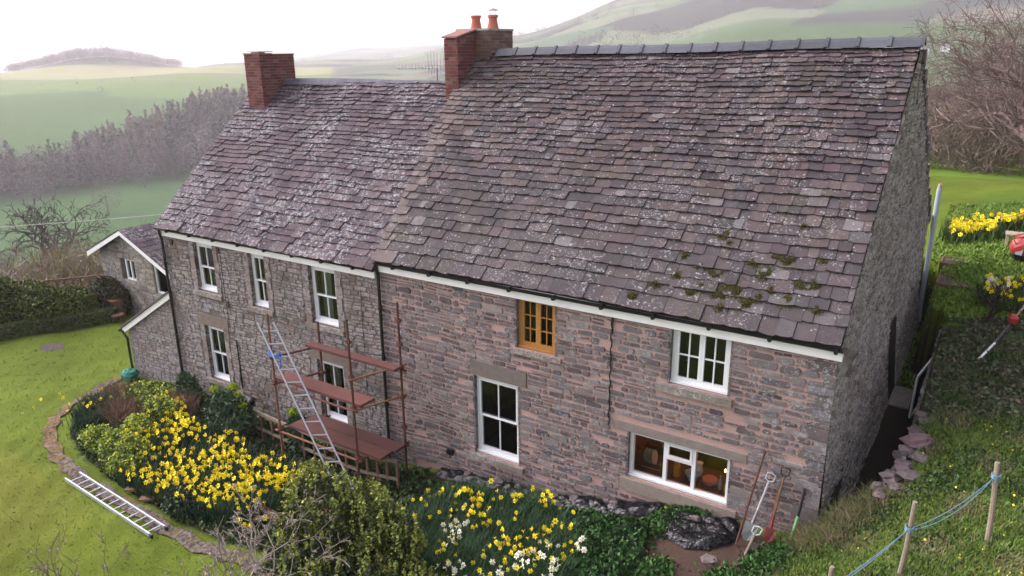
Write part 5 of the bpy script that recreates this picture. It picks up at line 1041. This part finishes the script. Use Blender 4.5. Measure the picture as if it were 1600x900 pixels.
# --- flower bed ground cover, leaves
n=32000; q=randpoly(n,BED); k=~inpoly(q[:,0],q[:,1],[(-8.2,0),(-8.2,-1.3),(-11,-1.3),(-11,0)])|(RS.rand(len(q))<.3); k&=~((q[:,0]>-7.5)&(q[:,1]>-.5)); q=q[k]; hgt=.05+.12*(.5+.5*np.sin(q[:,0]*2.3)*np.sin(q[:,1]*2.9+1))
leafobj('ground_cover',leaves(onground(q[:,0],q[:,1],RS.rand(len(q))*hgt),.055,k=4,up=.9),jitcol(len(q),[(.035,.075,.02),(.05,.10,.03),(.025,.05,.018),(.07,.09,.03),(.08,.065,.04)],amt=.35,wts=(.3,.25,.22,.13,.1)),kind='stuff')
q=randpoly(12000,[(-3.9,-.55),(-3.0,-.6),(-2.45,-.75),(-2.3,-1.3),(-2.5,-2.2),(-3.6,-2.3),(-4.4,-1.0)]); leafobj('nettle_patch',leaves(onground(q[:,0],q[:,1],RS.rand(len(q))*.22),.05,k=4,up=1),jitcol(len(q),[(.03,.085,.02),(.05,.12,.03),(.02,.05,.015)]),kind='stuff')
q=np.vstack([RS.normal(size=(1400,2))*.13+c for c in((-2.0,-1.55),(-1.0,-1.45),(-.55,-1.0),(-.4,-.75),(-1.5,-1.95),(-.75,-1.8),(-2.3,-.5),(-1.95,-.12))]); leafobj('weed_clumps',leaves(onground(q[:,0],q[:,1],RS.rand(len(q))*.12),.045,k=4,up=1),jitcol(len(q),[(.035,.10,.02),(.06,.14,.03),(.025,.06,.015)]),kind='stuff')
YEL=[(-13.3,-3.7),(-14.9,-2.5),(-15.7,-1.0),(-15.3,-.75),(-13.9,-1.45),(-12.6,-1.15),(-11.5,-1.5),(-10.3,-1.4),(-9.3,-1.5),(-9.2,-2.5),(-9.8,-3.4),(-11.33,-3.72)]
FRT=[(-6.75,-1.76),(-6.5,-.85),(-4.5,-.6),(-3.7,-1.0),(-3.3,-1.7),(-3.2,-2.3),(-4.0,-3.1),(-5.0,-3.2),(-6.1,-2.3)]
def clumps(n,poly,rs,k=9,s=.16,cen=None):
    c=randpoly(k,poly,rs); i=rs.randint(0,k,n); q=c[i]+rs.normal(size=(n,2))*s; return q
rsd=np.random.RandomState(3)
DP=onground(*np.vstack([randpoly(15000,YEL,rsd),clumps(2600,[(-17.6,-1.6),(-17.0,-2.6),(-16.2,-2.9),(-16.6,-1.4)],rsd)]).T,-.02); bladeobj('daffodil_leaves',DP,.38,.018,.45,[(.025,.065,.03),(.04,.09,.035),(.02,.045,.025)],kind='stuff')
DP=onground(*np.vstack([randpoly(10000,FRT,rsd),clumps(9000,FRT,rsd,26,.14)]).T,-.02); bladeobj('daffodil_leaves',DP,.36,.013,.6,[(.03,.08,.03),(.05,.11,.04),(.02,.05,.022)],kind='stuff')
# --- daffodils
def bloom(V,F_,C,p,dr_,size,pc,tc,rg):
    d=Vector(dr_).normalized(); a=d.cross(Vector((0,0,1))); a=(a if a.length>.05 else Vector((1,0,0))).normalized(); b=d.cross(a); p=Vector(p); R_=size/2
    for k in range(6):
        t=k*math.pi/3+rg.uniform(-.1,.1); e=a*math.cos(t)+b*math.sin(t); s=a*-math.sin(t)+b*math.cos(t); i=len(V)
        V+=[p+e*R_*.1,p+e*R_*.55+s*R_*.3+d*.004,p+e*R_+d*rg.uniform(-.01,.012),p+e*R_*.55-s*R_*.3+d*.004]; F_.append((i,i+1,i+2,i+3)); C.append(tuple(q*rg.uniform(.9,1.05) for q in pc))
    i=len(V); n=6
    for r,h in((.15,0),(.20,.30),(.30,.42)): V+=[p+(a*math.cos(2*math.pi*k/n)+b*math.sin(2*math.pi*k/n))*R_*r+d*h*size for k in range(n)]
    for j in range(2):
        for k in range(n): F_.append((i+j*n+k,i+j*n+(k+1)%n,i+(j+1)*n+(k+1)%n,i+(j+1)*n+k)); C.append(tc)
def dafmesh(i,pc,tc,size,h):
    rg=random.Random(i); V=[];F_=[];C=[]
    lx,ly=rg.uniform(-.06,.06),rg.uniform(-.06,.06); pts=[Vector((0,0,-.05)),Vector((lx*.4,ly*.4,h*.6)),Vector((lx,ly,h))]
    for a,b in zip(pts,pts[1:]):
        j=len(V)
        for p in(a,b): V+=[p+Vector((.005*math.cos(t),.005*math.sin(t),0)) for t in(0,2.09,4.19)]
        for k in range(3): F_.append((j+k,j+(k+1)%3,j+3+(k+1)%3,j+3+k)); C.append((.05,.11,.03))
    bloom(V,F_,C,pts[-1]+Vector((.0,0,.01)),(rg.uniform(-.6,.6),-1,rg.uniform(-.1,.7)),size,pc,tc,rg); return mesh_of('daffodil',[tuple(v) for v in V],F_,M['petal'],None,C)
YC=((.90,.80,.03),(.90,.62,.01)); WC=((.82,.83,.70),(.80,.76,.35)); PC=((.75,.66,.10),(.78,.55,.02))
DY=[dafmesh(i,*YC,.115,.38+.02*i) for i in range(7)]; DW=[dafmesh(20+i,*WC,.11,.40+.02*i) for i in range(4)]; DPl=[dafmesh(30+i,*PC,.10,.34+.02*i) for i in range(3)]
def daff(me,x,y,label,group,s=1.):
    o=bpy.data.objects.new('daffodil',me); COL.objects.link(o); o.location=(x,y,g1(x,y)); o.rotation_euler=(0,0,rsd.normal()*.9); s=s*rsd.uniform(.8,1.12); o.scale=(s,s,s); tag(o,label,'daffodil',group)
white_c=[(-5.55,-1.95),(-5.4,-2.15),(-4.85,-2.95),(-5.0,-2.75),(-3.75,-2.0),(-3.95,-2.35),(-4.2,-2.65),(-3.5,-2.2),(-3.3,-1.7)]
for i in range(75): c=white_c[i%9]; daff(DW[i%4],c[0]+rsd.normal()*.13,c[1]+rsd.normal()*.11,'white daffodil with cream centre among the yellow ones in the nearest bed','white daffodils in the nearest bed')
q=np.vstack([clumps(80,FRT,rsd,13,.12),randpoly(40,FRT,rsd)]); 
for i,(x,y) in enumerate(q): daff((DY+DPl)[i%10],x,y,'yellow daffodil in the nearest bed in front of the pink mortared wall','yellow daffodils in the nearest bed')
yc=[(-12.6,-3.3),(-12.2,-3.0),(-11.6,-3.3),(-11.2,-2.6),(-10.6,-2.9),(-10.4,-2.2),(-11.0,-2.0),(-12.0,-2.3),(-12.9,-2.7),(-13.2,-2.2),(-13.8,-2.2),(-10.0,-2.4),(-9.8,-1.9),(-11.8,-1.8),(-12.6,-1.7),(-10.9,-3.3),(-13.9,-1.7),(-10.2,-3.1),(-9.7,-1.7),(-9.5,-2.0),(-10.1,-1.7),(-14.4,-2.4),(-14.2,-1.2),(-15.0,-1.1)]
allq=np.vstack([np.array(yc)[rsd.randint(0,len(yc),430)]+rsd.normal(size=(430,2))*.24,randpoly(230,YEL,rsd)]); allq=allq[inpoly(allq[:,0],allq[:,1],[(a*1.0,b) for a,b in YEL])]
o_=np.argsort(np.hypot(allq[:,0]-1.5,allq[:,1]+10.8)); allq=allq[o_]; near,rest=allq[:105],allq[105:]
for i,(x,y) in enumerate(near): daff(DY[i%7],x,y,'yellow daffodil on the near side of the big bed left of the scaffold','yellow daffodils in the big left bed',1.05)
def daffmass(name,q,size,pc,tc,h,seed,**t):
    rg=random.Random(seed); V=[];F_=[];C=[]
    for x,y in q: bloom(V,F_,C,(x,y,g1(x,y)+h*rg.uniform(.75,1.2)),(rg.uniform(-.7,.9),-1,rg.uniform(-.1,.8)),size,pc,tc,rg)
    me=mesh_of(name,[tuple(v) for v in V],F_,M['petal'],None,C); o=bpy.data.objects.new(name,me); COL.objects.link(o); tag(o,**t)
daffmass('daffodil_blooms',np.vstack([clumps(45,FRT,rsd,9,.15),randpoly(20,FRT,rsd)]),.09,*YC,.34,14,kind='stuff')
daffmass('daffodil_blooms',rest,.125,*YC,.42,4,kind='stuff')
daffmass('daffodil_blooms',np.vstack([clumps(16,[(-18,-2),(-17.3,-2.6),(-16.5,-2.0)],rsd,6,.2),np.array([(-9.5,-3.5),(-9.3,-3.4),(-9.1,-3.2),(-8.9,-2.9),(-9.0,-3.0),(-9.4,-3.45),(-8.8,-2.8),(-18.5,-2.2),(-18.7,-2.6),(-18.2,-3.0),(-18.1,-3.3)])]),.12,*YC,.35,5,kind='stuff')
# rear daffodil drifts
q=np.vstack([np.stack([rsd.uniform(.6,1.7,130),14.5+rsd.normal(size=130)*.45],1),np.stack([rsd.uniform(1.7,2.6,90),15.6+rsd.normal(size=90)*.4],1)]); daffmass('daffodil_drift',q,.15,*YC,.38,6,kind='stuff'); bladeobj('daffodil_leaves',onground(*np.repeat(q,14,0).T)+RS.normal(size=(len(q)*14,3))*(.12,.12,0),.36,.03,.4,LG,kind='stuff')
q=np.stack([rsd.uniform(1.65,3.2,100),rsd.uniform(6.8,8.6,100)],1); q=q[q[:,1]>6.8+(2.4-q[:,0])*.9]; daffmass('daffodil_drift',q[:75],.11,*YC,.36,7,kind='stuff'); daffmass('daffodil_drift',np.stack([rsd.uniform(1.7,2.2,18),rsd.uniform(7.6,8.6,18)],1),.11,*WC,.36,8,kind='stuff')
bladeobj('daffodil_leaves',onground(*np.repeat(q,16,0).T)+RS.normal(size=(len(q)*16,3))*(.1,.1,0),.34,.02,.4,LG,kind='stuff')
# --- shrubs in the bed
def bush(name,label,cat,c,r,n,size,cols,wts=None,shell=.5,asp=1.5,rs=rs2,group=None,tips=None,stems=True):
    z=g1(c[0],c[1]); cen=(c[0],c[1],z+r[2]*.9); P=ell(n,cen,r,rs,shell); k=(np.sin(P[:,0]*9)*np.sin(P[:,1]*8+1)*np.sin(P[:,2]*9+2)>-.45); P=P[k]; P+=rs.normal(size=P.shape)*.03; P[:,2]=np.maximum(P[:,2],z+.02)
    C=jitcol(len(P),cols,rs,.3,wts)
    t=thing(name,label,cat,(c[0],c[1],z),group); leafobj('foliage',leaves(P,size,rs=rs,asp=asp,up=.3),C,t)
    if tips is not None:
        n2,cc,s2=tips; d=rnd_dirs(n2,rs); d[:,2]=np.abs(d[:,2])*1.2+.1; d/=np.linalg.norm(d,axis=1)[:,None]; P2=np.array(cen)+d*np.array(r)*1.04; P2=np.repeat(P2,9,0)+rs.normal(size=(n2*9,3))*s2; leafobj('shoots',leaves(P2,s2*.9,rs=rs),jitcol(n2*9,cc,rs,.25),t,kind='stuff')
    if stems:
        mb=MB(); rg=random.Random(int(n))
        for i in range(14): a=rg.uniform(0,6.28); mb.tube([(c[0],c[1],z-.05),(c[0]+r[0]*.3*math.cos(a),c[1]+r[1]*.3*math.sin(a),z+r[2]*.7),(c[0]+r[0]*.75*math.cos(a),c[1]+r[1]*.75*math.sin(a),z+r[2]*1.5)],[.02,.012,.005],4,0,(.06,.045,.03))
        obj('stems',mb,M['bark'],t)
    return t
LIME=[(.32,.38,.03),(.22,.30,.03),(.40,.42,.04)]; EU=[(.05,.09,.04),(.07,.12,.05),(.035,.06,.03)]
for (x,y,rx,rz,l) in((-14.0,-3.1,.8,.32,'lime topped spurge clump nearest the path edge of the big bed'),(-14.6,-2.3,.55,.32,'pale green leafy clump left of the dense daffodils'),(-13.6,-3.35,.5,.25,'low lime green clump beside the front yellow daffodils'),(-15.1,-3.0,.6,.25,'lime speckled clump at the outer edge of the big bed'),(-15.0,-1.5,.5,.35,'lime topped clump near the lean-to side of the bed'),(-16.2,-1.1,.9,.22,'low green yellow clump near the lean-to')):
    bush('spurge',l,'plant',(x,y),(rx,rx*.6,rz),2600,.05,[(.07,.12,.03),(.13,.19,.04),(.24,.29,.035)],tips=(46,[(.34,.42,.03),(.42,.46,.06)],.04),group='lime green clumps in the big bed')
for (x,y,rx,rz,l,hd) in((-13.1,-.95,.75,.55,'large blue green spurge with lime heads against the grey wall',((-13.75,-.8,.95),(-13.0,-.75,.95),(-12.65,-.9,.85),(-13.3,-.6,1.05))),(-15.3,-.55,.35,.4,'dark green leafy shrub beside the lean-to corner downpipe',()),(-11.05,-.6,.3,.5,'narrow dark spurge behind the left scaffold pole',((-11.2,-.6,1.0),))):
    t=bush('spurge',l,'plant',(x,y),(rx,rx*.5,rz),5200,.065,EU,asp=3.,group=None)
    z=g1(x,y)
    for (hx,hy,hh) in hd: P=ell(420,(hx,hy,z+hh),(.13,.13,.09),rs2,.4); leafobj('flower_head',leaves(P,.035,rs=rs2),jitcol(420,[(.34,.42,.02),(.26,.34,.02)],rs2,.2),t)
for (x,y,rx,l) in((-16.1,-1.9,.75,'brown dried twiggy mound in the middle of the big bed'),(-15.0,-1.0,.55,'brown dry stems near the lean-to side of the daffodils'),(-17.0,-1.4,.6,'brown dry stems at the outer edge of the bed near the netting')):
    z=g1(x,y); a,b=twigmass(1500,(x,y,z+.15),(rx*1.1,rx*.7,.22),.32,.006,[(.22,.13,.09),(.16,.10,.075),(.26,.17,.11)],upw=1.2); o=leafobj('dry_stems',a-np.array((x,y,z)),b,label=l,cat='dead plant',group='brown dry stems in the big bed'); o.location=(x,y,z)
# big evergreen shrub in front of the scaffold
OL=[(.065,.085,.02),(.10,.125,.03),(.035,.05,.015),(.15,.17,.045),(.025,.03,.012)]
t=thing('evergreen_shrub','big bushy evergreen shrub with pale new tips in the foreground before the scaffold','shrub',(-6.6,-3.4,g1(-6.6,-3.4)))
Vs=[];Cs=[];rg=np.random.RandomState(12)
for (c,r,n) in (((-7.0,-3.6,-3.3),(.75,.55,.85),11000),((-6.35,-3.3,-3.45),(.75,.5,.72),9500),((-5.85,-3.3,-3.7),(.65,.5,.68),8500),((-6.8,-4.2,-4.0),(.8,.6,.75),9000),((-6.0,-4.0,-4.1),(.75,.6,.65),8500),((-5.3,-3.6,-4.15),(.6,.5,.55),6500),((-4.75,-4.1,-4.2),(.6,.5,.5),6000)):
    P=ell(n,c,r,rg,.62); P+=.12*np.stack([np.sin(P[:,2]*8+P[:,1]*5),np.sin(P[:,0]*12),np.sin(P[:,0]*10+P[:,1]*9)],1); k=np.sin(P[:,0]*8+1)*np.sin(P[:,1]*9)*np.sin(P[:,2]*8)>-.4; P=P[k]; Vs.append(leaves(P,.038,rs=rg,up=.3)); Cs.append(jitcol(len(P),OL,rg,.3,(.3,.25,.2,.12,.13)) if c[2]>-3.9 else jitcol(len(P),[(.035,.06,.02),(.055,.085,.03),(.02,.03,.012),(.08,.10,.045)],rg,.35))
    d=rnd_dirs(70,rg); d[:,2]=np.abs(d[:,2])+.15; d/=np.linalg.norm(d,axis=1)[:,None]; P2=np.array(c)+d*np.array(r)*1.05; m_=P2[:,2]>c[2]+r[2]*.35; P2=P2[m_]; st_=np.linspace(0,.22,6)[None,:,None]*np.array((0,0,1.)); P3=(P2[:,None,:]+st_).reshape(-1,3); P3=np.repeat(P3,3,0)+rg.normal(size=(len(P3)*3,3))*.016; Vs.append(leaves(P3,.036,rs=rg)); Cs.append(jitcol(len(P3),[(.20,.24,.05),(.28,.30,.06),(.15,.19,.04)],rg,.25))
leafobj('foliage',np.concatenate(Vs),np.concatenate(Cs),t)
mb=MB(); rgp=random.Random(4)
for i in range(22): a=rgp.uniform(0,6.28); x,y=-6.6+.3*math.cos(a),-3.5+.2*math.sin(a); mb.tube([(x,y,-4.75),(x+.5*math.cos(a),y+.3*math.sin(a),-4.0),(x+.9*math.cos(a),y+.55*math.sin(a),-3.2)],[.03,.02,.007],5,0,(.07,.055,.04))
obj('stems',mb,M['bark'],t)
# dark ivy climbing the shrub
P=ell(900,(-5.9,-4.35,-4.1),(1.0,.5,.55),rg,.85); P=P[P[:,1]<-4.2]; o=leafobj('ivy',leaves(P-np.array((-5.9,-4.35,-4.7)),.11,asp=1.1,rs=rg,up=.2),jitcol(len(P),[(.06,.085,.05),(.035,.06,.03),(.10,.12,.08)],rg),label='grey green broad leaved ivy over the front of the evergreen shrub',cat='ivy'); o.location=(-5.9,-4.35,-4.7)
bush('evergreen_shrub','small bright tipped shrub between the big shrub and the white daffodils','shrub',(-5.1,-3.35),(.55,.4,.32),3600,.035,OL,(.3,.25,.2,.12,.13),tips=(60,[(.22,.28,.04),(.16,.22,.03)],.03))
bush('forsythia','small bush of bright yellow blossom left of the evergreen shrub','shrub',(-8.15,-3.35),(.3,.22,.42),1700,.045,[(.62,.58,.03),(.50,.52,.04),(.12,.15,.03)],(.5,.25,.25))
bush('dark_shrub','dark low evergreen clump between the lying ladder and the daffodils','shrub',(-11.25,-3.55),(.42,.3,.26),2200,.05,[(.03,.05,.025),(.045,.075,.03)])
# bare grey branching shrub with dead flower heads in the foreground
def deadshrub(label,base,h,seed,spread,col,levels=5,heads=True,split=3,hs=.035,lean=(0,0),first=.36,minr=.006):
    segs=tree_pts(base,h,spread,levels,seed,lean,split,first,.03,0,.22,.74); t=thing('dead_shrub',label,'shrub',base); mb=seg_mesh(segs,col,.007,minr=minr); obj('branches',mb,M['bark'],t)
    if heads:
        ends=[b for a,b,ra,rb in segs if rb<.004][::4]; P=np.array([tuple(e) for e in ends]) if ends else np.zeros((0,3))
        if len(P): P=P[P[:,2]>base[2]+h*.45]; P=np.repeat(P,10,0)+rg.normal(size=(len(P)*10,3))*hs*.5; leafobj('dead_heads',leaves(P,.022,rs=rg),jitcol(len(P),[(.24,.20,.16),(.32,.28,.22)],rg,.25),t,kind='stuff')
    return t
deadshrub('pale leafless branching shrub in the lower left foreground',(-7.5,-5.5,-4.8),2.6,3,.7,(.36,.31,.28),5,True,split=3,minr=.0065)
deadshrub('second pale leafless shrub just left of the evergreen shrub',(-7.0,-5.8,-4.8),2.3,9,.7,(.33,.29,.26),5,True,split=2,minr=.006)
for i in range(8):
    x,y=-7.4-.35*i,-6.0-.33*i+.1*(i%3); baretop=1.9+.25*(i%3)
    deadshrub(['dried seed head stems nearest the dead shrub','thin dried stems second along the lower left edge','short dried stems third along the lower left edge','tangled dried stems in the middle of the lower left edge','sparse dried stems on the lower lawn edge','dried stems with round heads low at the left','faint dried stems second from the corner','dried stems in the lower left corner'][i],(x,y,g1(x,y)-.05),baretop,40+i,.55,(.20,.16,.12),4,True,2,.03,minr=.004)
# ================= VALLEY =================
rw_=np.random.RandomState(9)
def at_az(a,d): x=CX+math.sin(a)*d; y=CY+math.cos(a)*d; return x,y,float(far(np.array([x]),np.array([y]))[0])
baretree('bare_tree','wide spreading bare tree in the valley scrub beyond the hedge',(-72,21.5,float(farz(-72,21.5)[0])),13,.9,7,14,(.10,.08,.078),.05,.022,first=.25,wig=.24,lenk=.76)
baretree('bare_tree','bare tree cut by the left picture edge beyond the hedge',(-80,17,float(farz(-80,17)[0])),12,.95,6,15,(.12,.095,.085),.05,.022,first=.25,wig=.24,lenk=.76)
Vs=[];Cs=[]
for i in range(420):   # brown scrub slope beyond the garden
    a=rw_.uniform(-1.3,-.83); d=rw_.uniform(42,140); x,y,z=at_az(a,d)
    if x>-31: continue
    h=rw_.uniform(1.6,3.4); cc=[[(.20,.135,.115),(.25,.17,.14)],[(.18,.145,.13),(.22,.175,.15)],[(.22,.19,.085),(.17,.15,.08)]][rw_.randint(3)]
    v,c=twigmass(430,(x,y,z+h*.55),(h*.9,h*.9,h*.65),h*.4,.014+.0002*d,cc,rw_,1.); Vs.append(v);Cs.append(c)
leafobj('valley_scrub',np.concatenate(Vs),np.concatenate(Cs),kind='stuff')
def crown(x,y,z,h,wd,n,cols,rs,conifer=False,lw=.05):
    if conifer:
        t=rs.rand(n); r=(1-t)*wd*(.35+.65*np.sqrt(rs.rand(n))); a=rs.rand(n)*6.283; P=np.stack([x+r*np.cos(a),y+r*np.sin(a),z+h*.08+t*h*.92],1)
    else:
        P=ell(n,(x,y,z+h*.50),(wd,wd,h*.52),rs,.3)
    s=h*lw; return leaves(P,s,rs=rs,k=3,up=.5,asp=2.2),jitcol(n,cols,rs,.3)
BR=[(.12,.088,.085),(.09,.07,.07),(.14,.11,.10)]; LR=[(.15,.115,.08),(.12,.095,.07)]; DG=[(.035,.05,.03),(.05,.065,.035)]; PG=[(.17,.145,.14),(.14,.12,.12)]
def wood(name,spots,**t):
    Vs=[];Cs=[]
    for (x,y,z,h,wd,n,cols,con,lw) in spots: v,c=crown(x,y,z,h,wd,n,cols,rw_,con,lw); Vs.append(v);Cs.append(c); 
    leafobj(name,np.concatenate(Vs),np.concatenate(Cs),kind='stuff',**t)
sp=[]
for i in range(2600):
    d=rw_.uniform(318,440); a=rw_.uniform(-1.22,-.80); u=(d-318)/122
    top=.18 if a<-1.06 else (.18+.82*min(1,(a+1.06)/.10))
    if u>top+.12*math.sin(a*40)+.1: continue
    x,y,z=at_az(a,d); q=rw_.rand(); fr=u<.22
    if fr: cols,con=(PG if q<.45 else (BR if q<.8 else DG)),q>.8
    elif a>-1.0 and u<.75 and q<.6: cols,con=DG,True
    elif q<.3 and u<.5: cols,con=PG,False
    elif q<.12: cols,con=DG,True
    else: cols,con=(LR if a<-1.0 or u>.7 else BR),True
    kc=rw_.uniform(.65,1.3); cols=[tuple(v_*kc for v_ in c_) for c_ in cols]; sp.append((x,y,z,rw_.uniform(8,17),rw_.uniform(2.2,3.4) if con else rw_.uniform(3.5,6),120,cols,con,.075 if con else .06))
wood('woodland',sp)
for i,(a,d,h,l) in enumerate(((-1.078,268,11,'round pale bare tree standing in the valley field before the wood'),(-1.035,305,13,'tall pale bare tree at the lower edge of the wood'),(-.965,312,11,'broad pale bare tree at the lower edge of the wood near the roof verge'),(-1.15,300,12,'greyish bare tree at the wood edge by the left picture border'),(-1.0,316,14,'dark pointed conifer at the lower edge of the wood'))):
    x,y,z=at_az(a,d); t=thing('hazy_tree',l,'tree',(x,y,z)); v,c=crown(x,y,z,h,h*.45 if i<4 else 3,900,PG if i<4 else DG,rw_,i==4,.03); leafobj('crown',v,c,t); mb=MB(); mb.tube([(x,y,z-1),(x,y,z+h*.6)],[.28,.1],5,0,(.12,.10,.09)); obj('trunk',mb,M['bark'],t)
sp=[]
for i in range(700):   # wooded knoll on the skyline
    a=rw_.uniform(-1.15,-.975); d=rw_.uniform(900,1000); x,y,z=at_az(a,d); kx=math.exp(-((a+1.07)/.055)**2); sp.append((x,y,z,rw_.uniform(9,13)*(.7+.4*kx),rw_.uniform(5,8),60,BR if rw_.rand()<.75 else DG,False,.07))
for i in range(150): a=rw_.uniform(-1.3,-.45); d=rw_.uniform(880,1250); x,y,z=at_az(a,d); sp.append((x,y,z,rw_.uniform(6,12),rw_.uniform(4,8),50,BR,False,.08))
wood('distant_trees',sp)
sp=[] # hedgerow trees on field edges
a=rw_.uniform(-.62,.22,26000); d=np.sqrt(rw_.uniform(600**2,2200**2,26000)); X_=CX+np.sin(a)*d; Y_=CY+np.cos(a)*d; Z_=far(X_,Y_); e=np.concatenate([fieldinfo(X_[s:s+3000],Y_[s:s+3000])[1] for s in range(0,26000,3000)])
k=np.where((e<5)|((e<26)&(np.sin(X_/60)*np.sin(Y_/75)>.55)))[0][:2600]
for j in k: sp.append((X_[j],Y_[j],Z_[j],rw_.uniform(4,9),rw_.uniform(3.5,6),26,[(.08,.075,.06),(.06,.07,.045)],False,.12))
for j in range(160):
    aa=rw_.uniform(-1.16,-.85); dd_=rw_.choice([562,562,655])+rw_.normal()*1.5
    if dd_<600: dd_+=25*math.sin(aa*9)
    if dd_<600 and aa>-1.03: continue
    x,y,z=at_az(aa,dd_); sp.append((x,y,z,rw_.uniform(1.5,3) if rw_.rand()<.9 else 6,2.8,26,BR,False,.12))
wood('hedgerow_trees',sp)
for i,(a,d) in enumerate(((-.09,545),(-.07,552))):
    x,y,z=at_az(a,d); t=thing('white_farmhouse',['tiny white house far off in the right hand valley','second tiny white house beside the far white house'][i],'house',(x,y,z)); mb=MB(); mb.box(x-2.5,x+2.5,y-2,y+2,z-1,z+3); obj('wall',mb,M['white'],t); mb=MB(); mb.add([(x-2.7,y-2.2,z+3),(x+2.7,y-2.2,z+3),(x+2.7,y+2.2,z+3),(x-2.7,y+2.2,z+3),(x-2.7,y,z+4.3),(x+2.7,y,z+4.3)],[(0,1,5,4),(2,3,4,5),(0,4,3),(1,2,5)],0,(.1,.1,.11)); obj('roof',mb,M['stonep'],t)
# small thicket showing above the main ridge
baretree('bare_tree','bare twiggy tree tops just showing above the middle of the main roof ridge',(-11,29,-3.2),8.6,.8,6,33,(.13,.115,.11),.03,.010,first=.28,wig=.25)
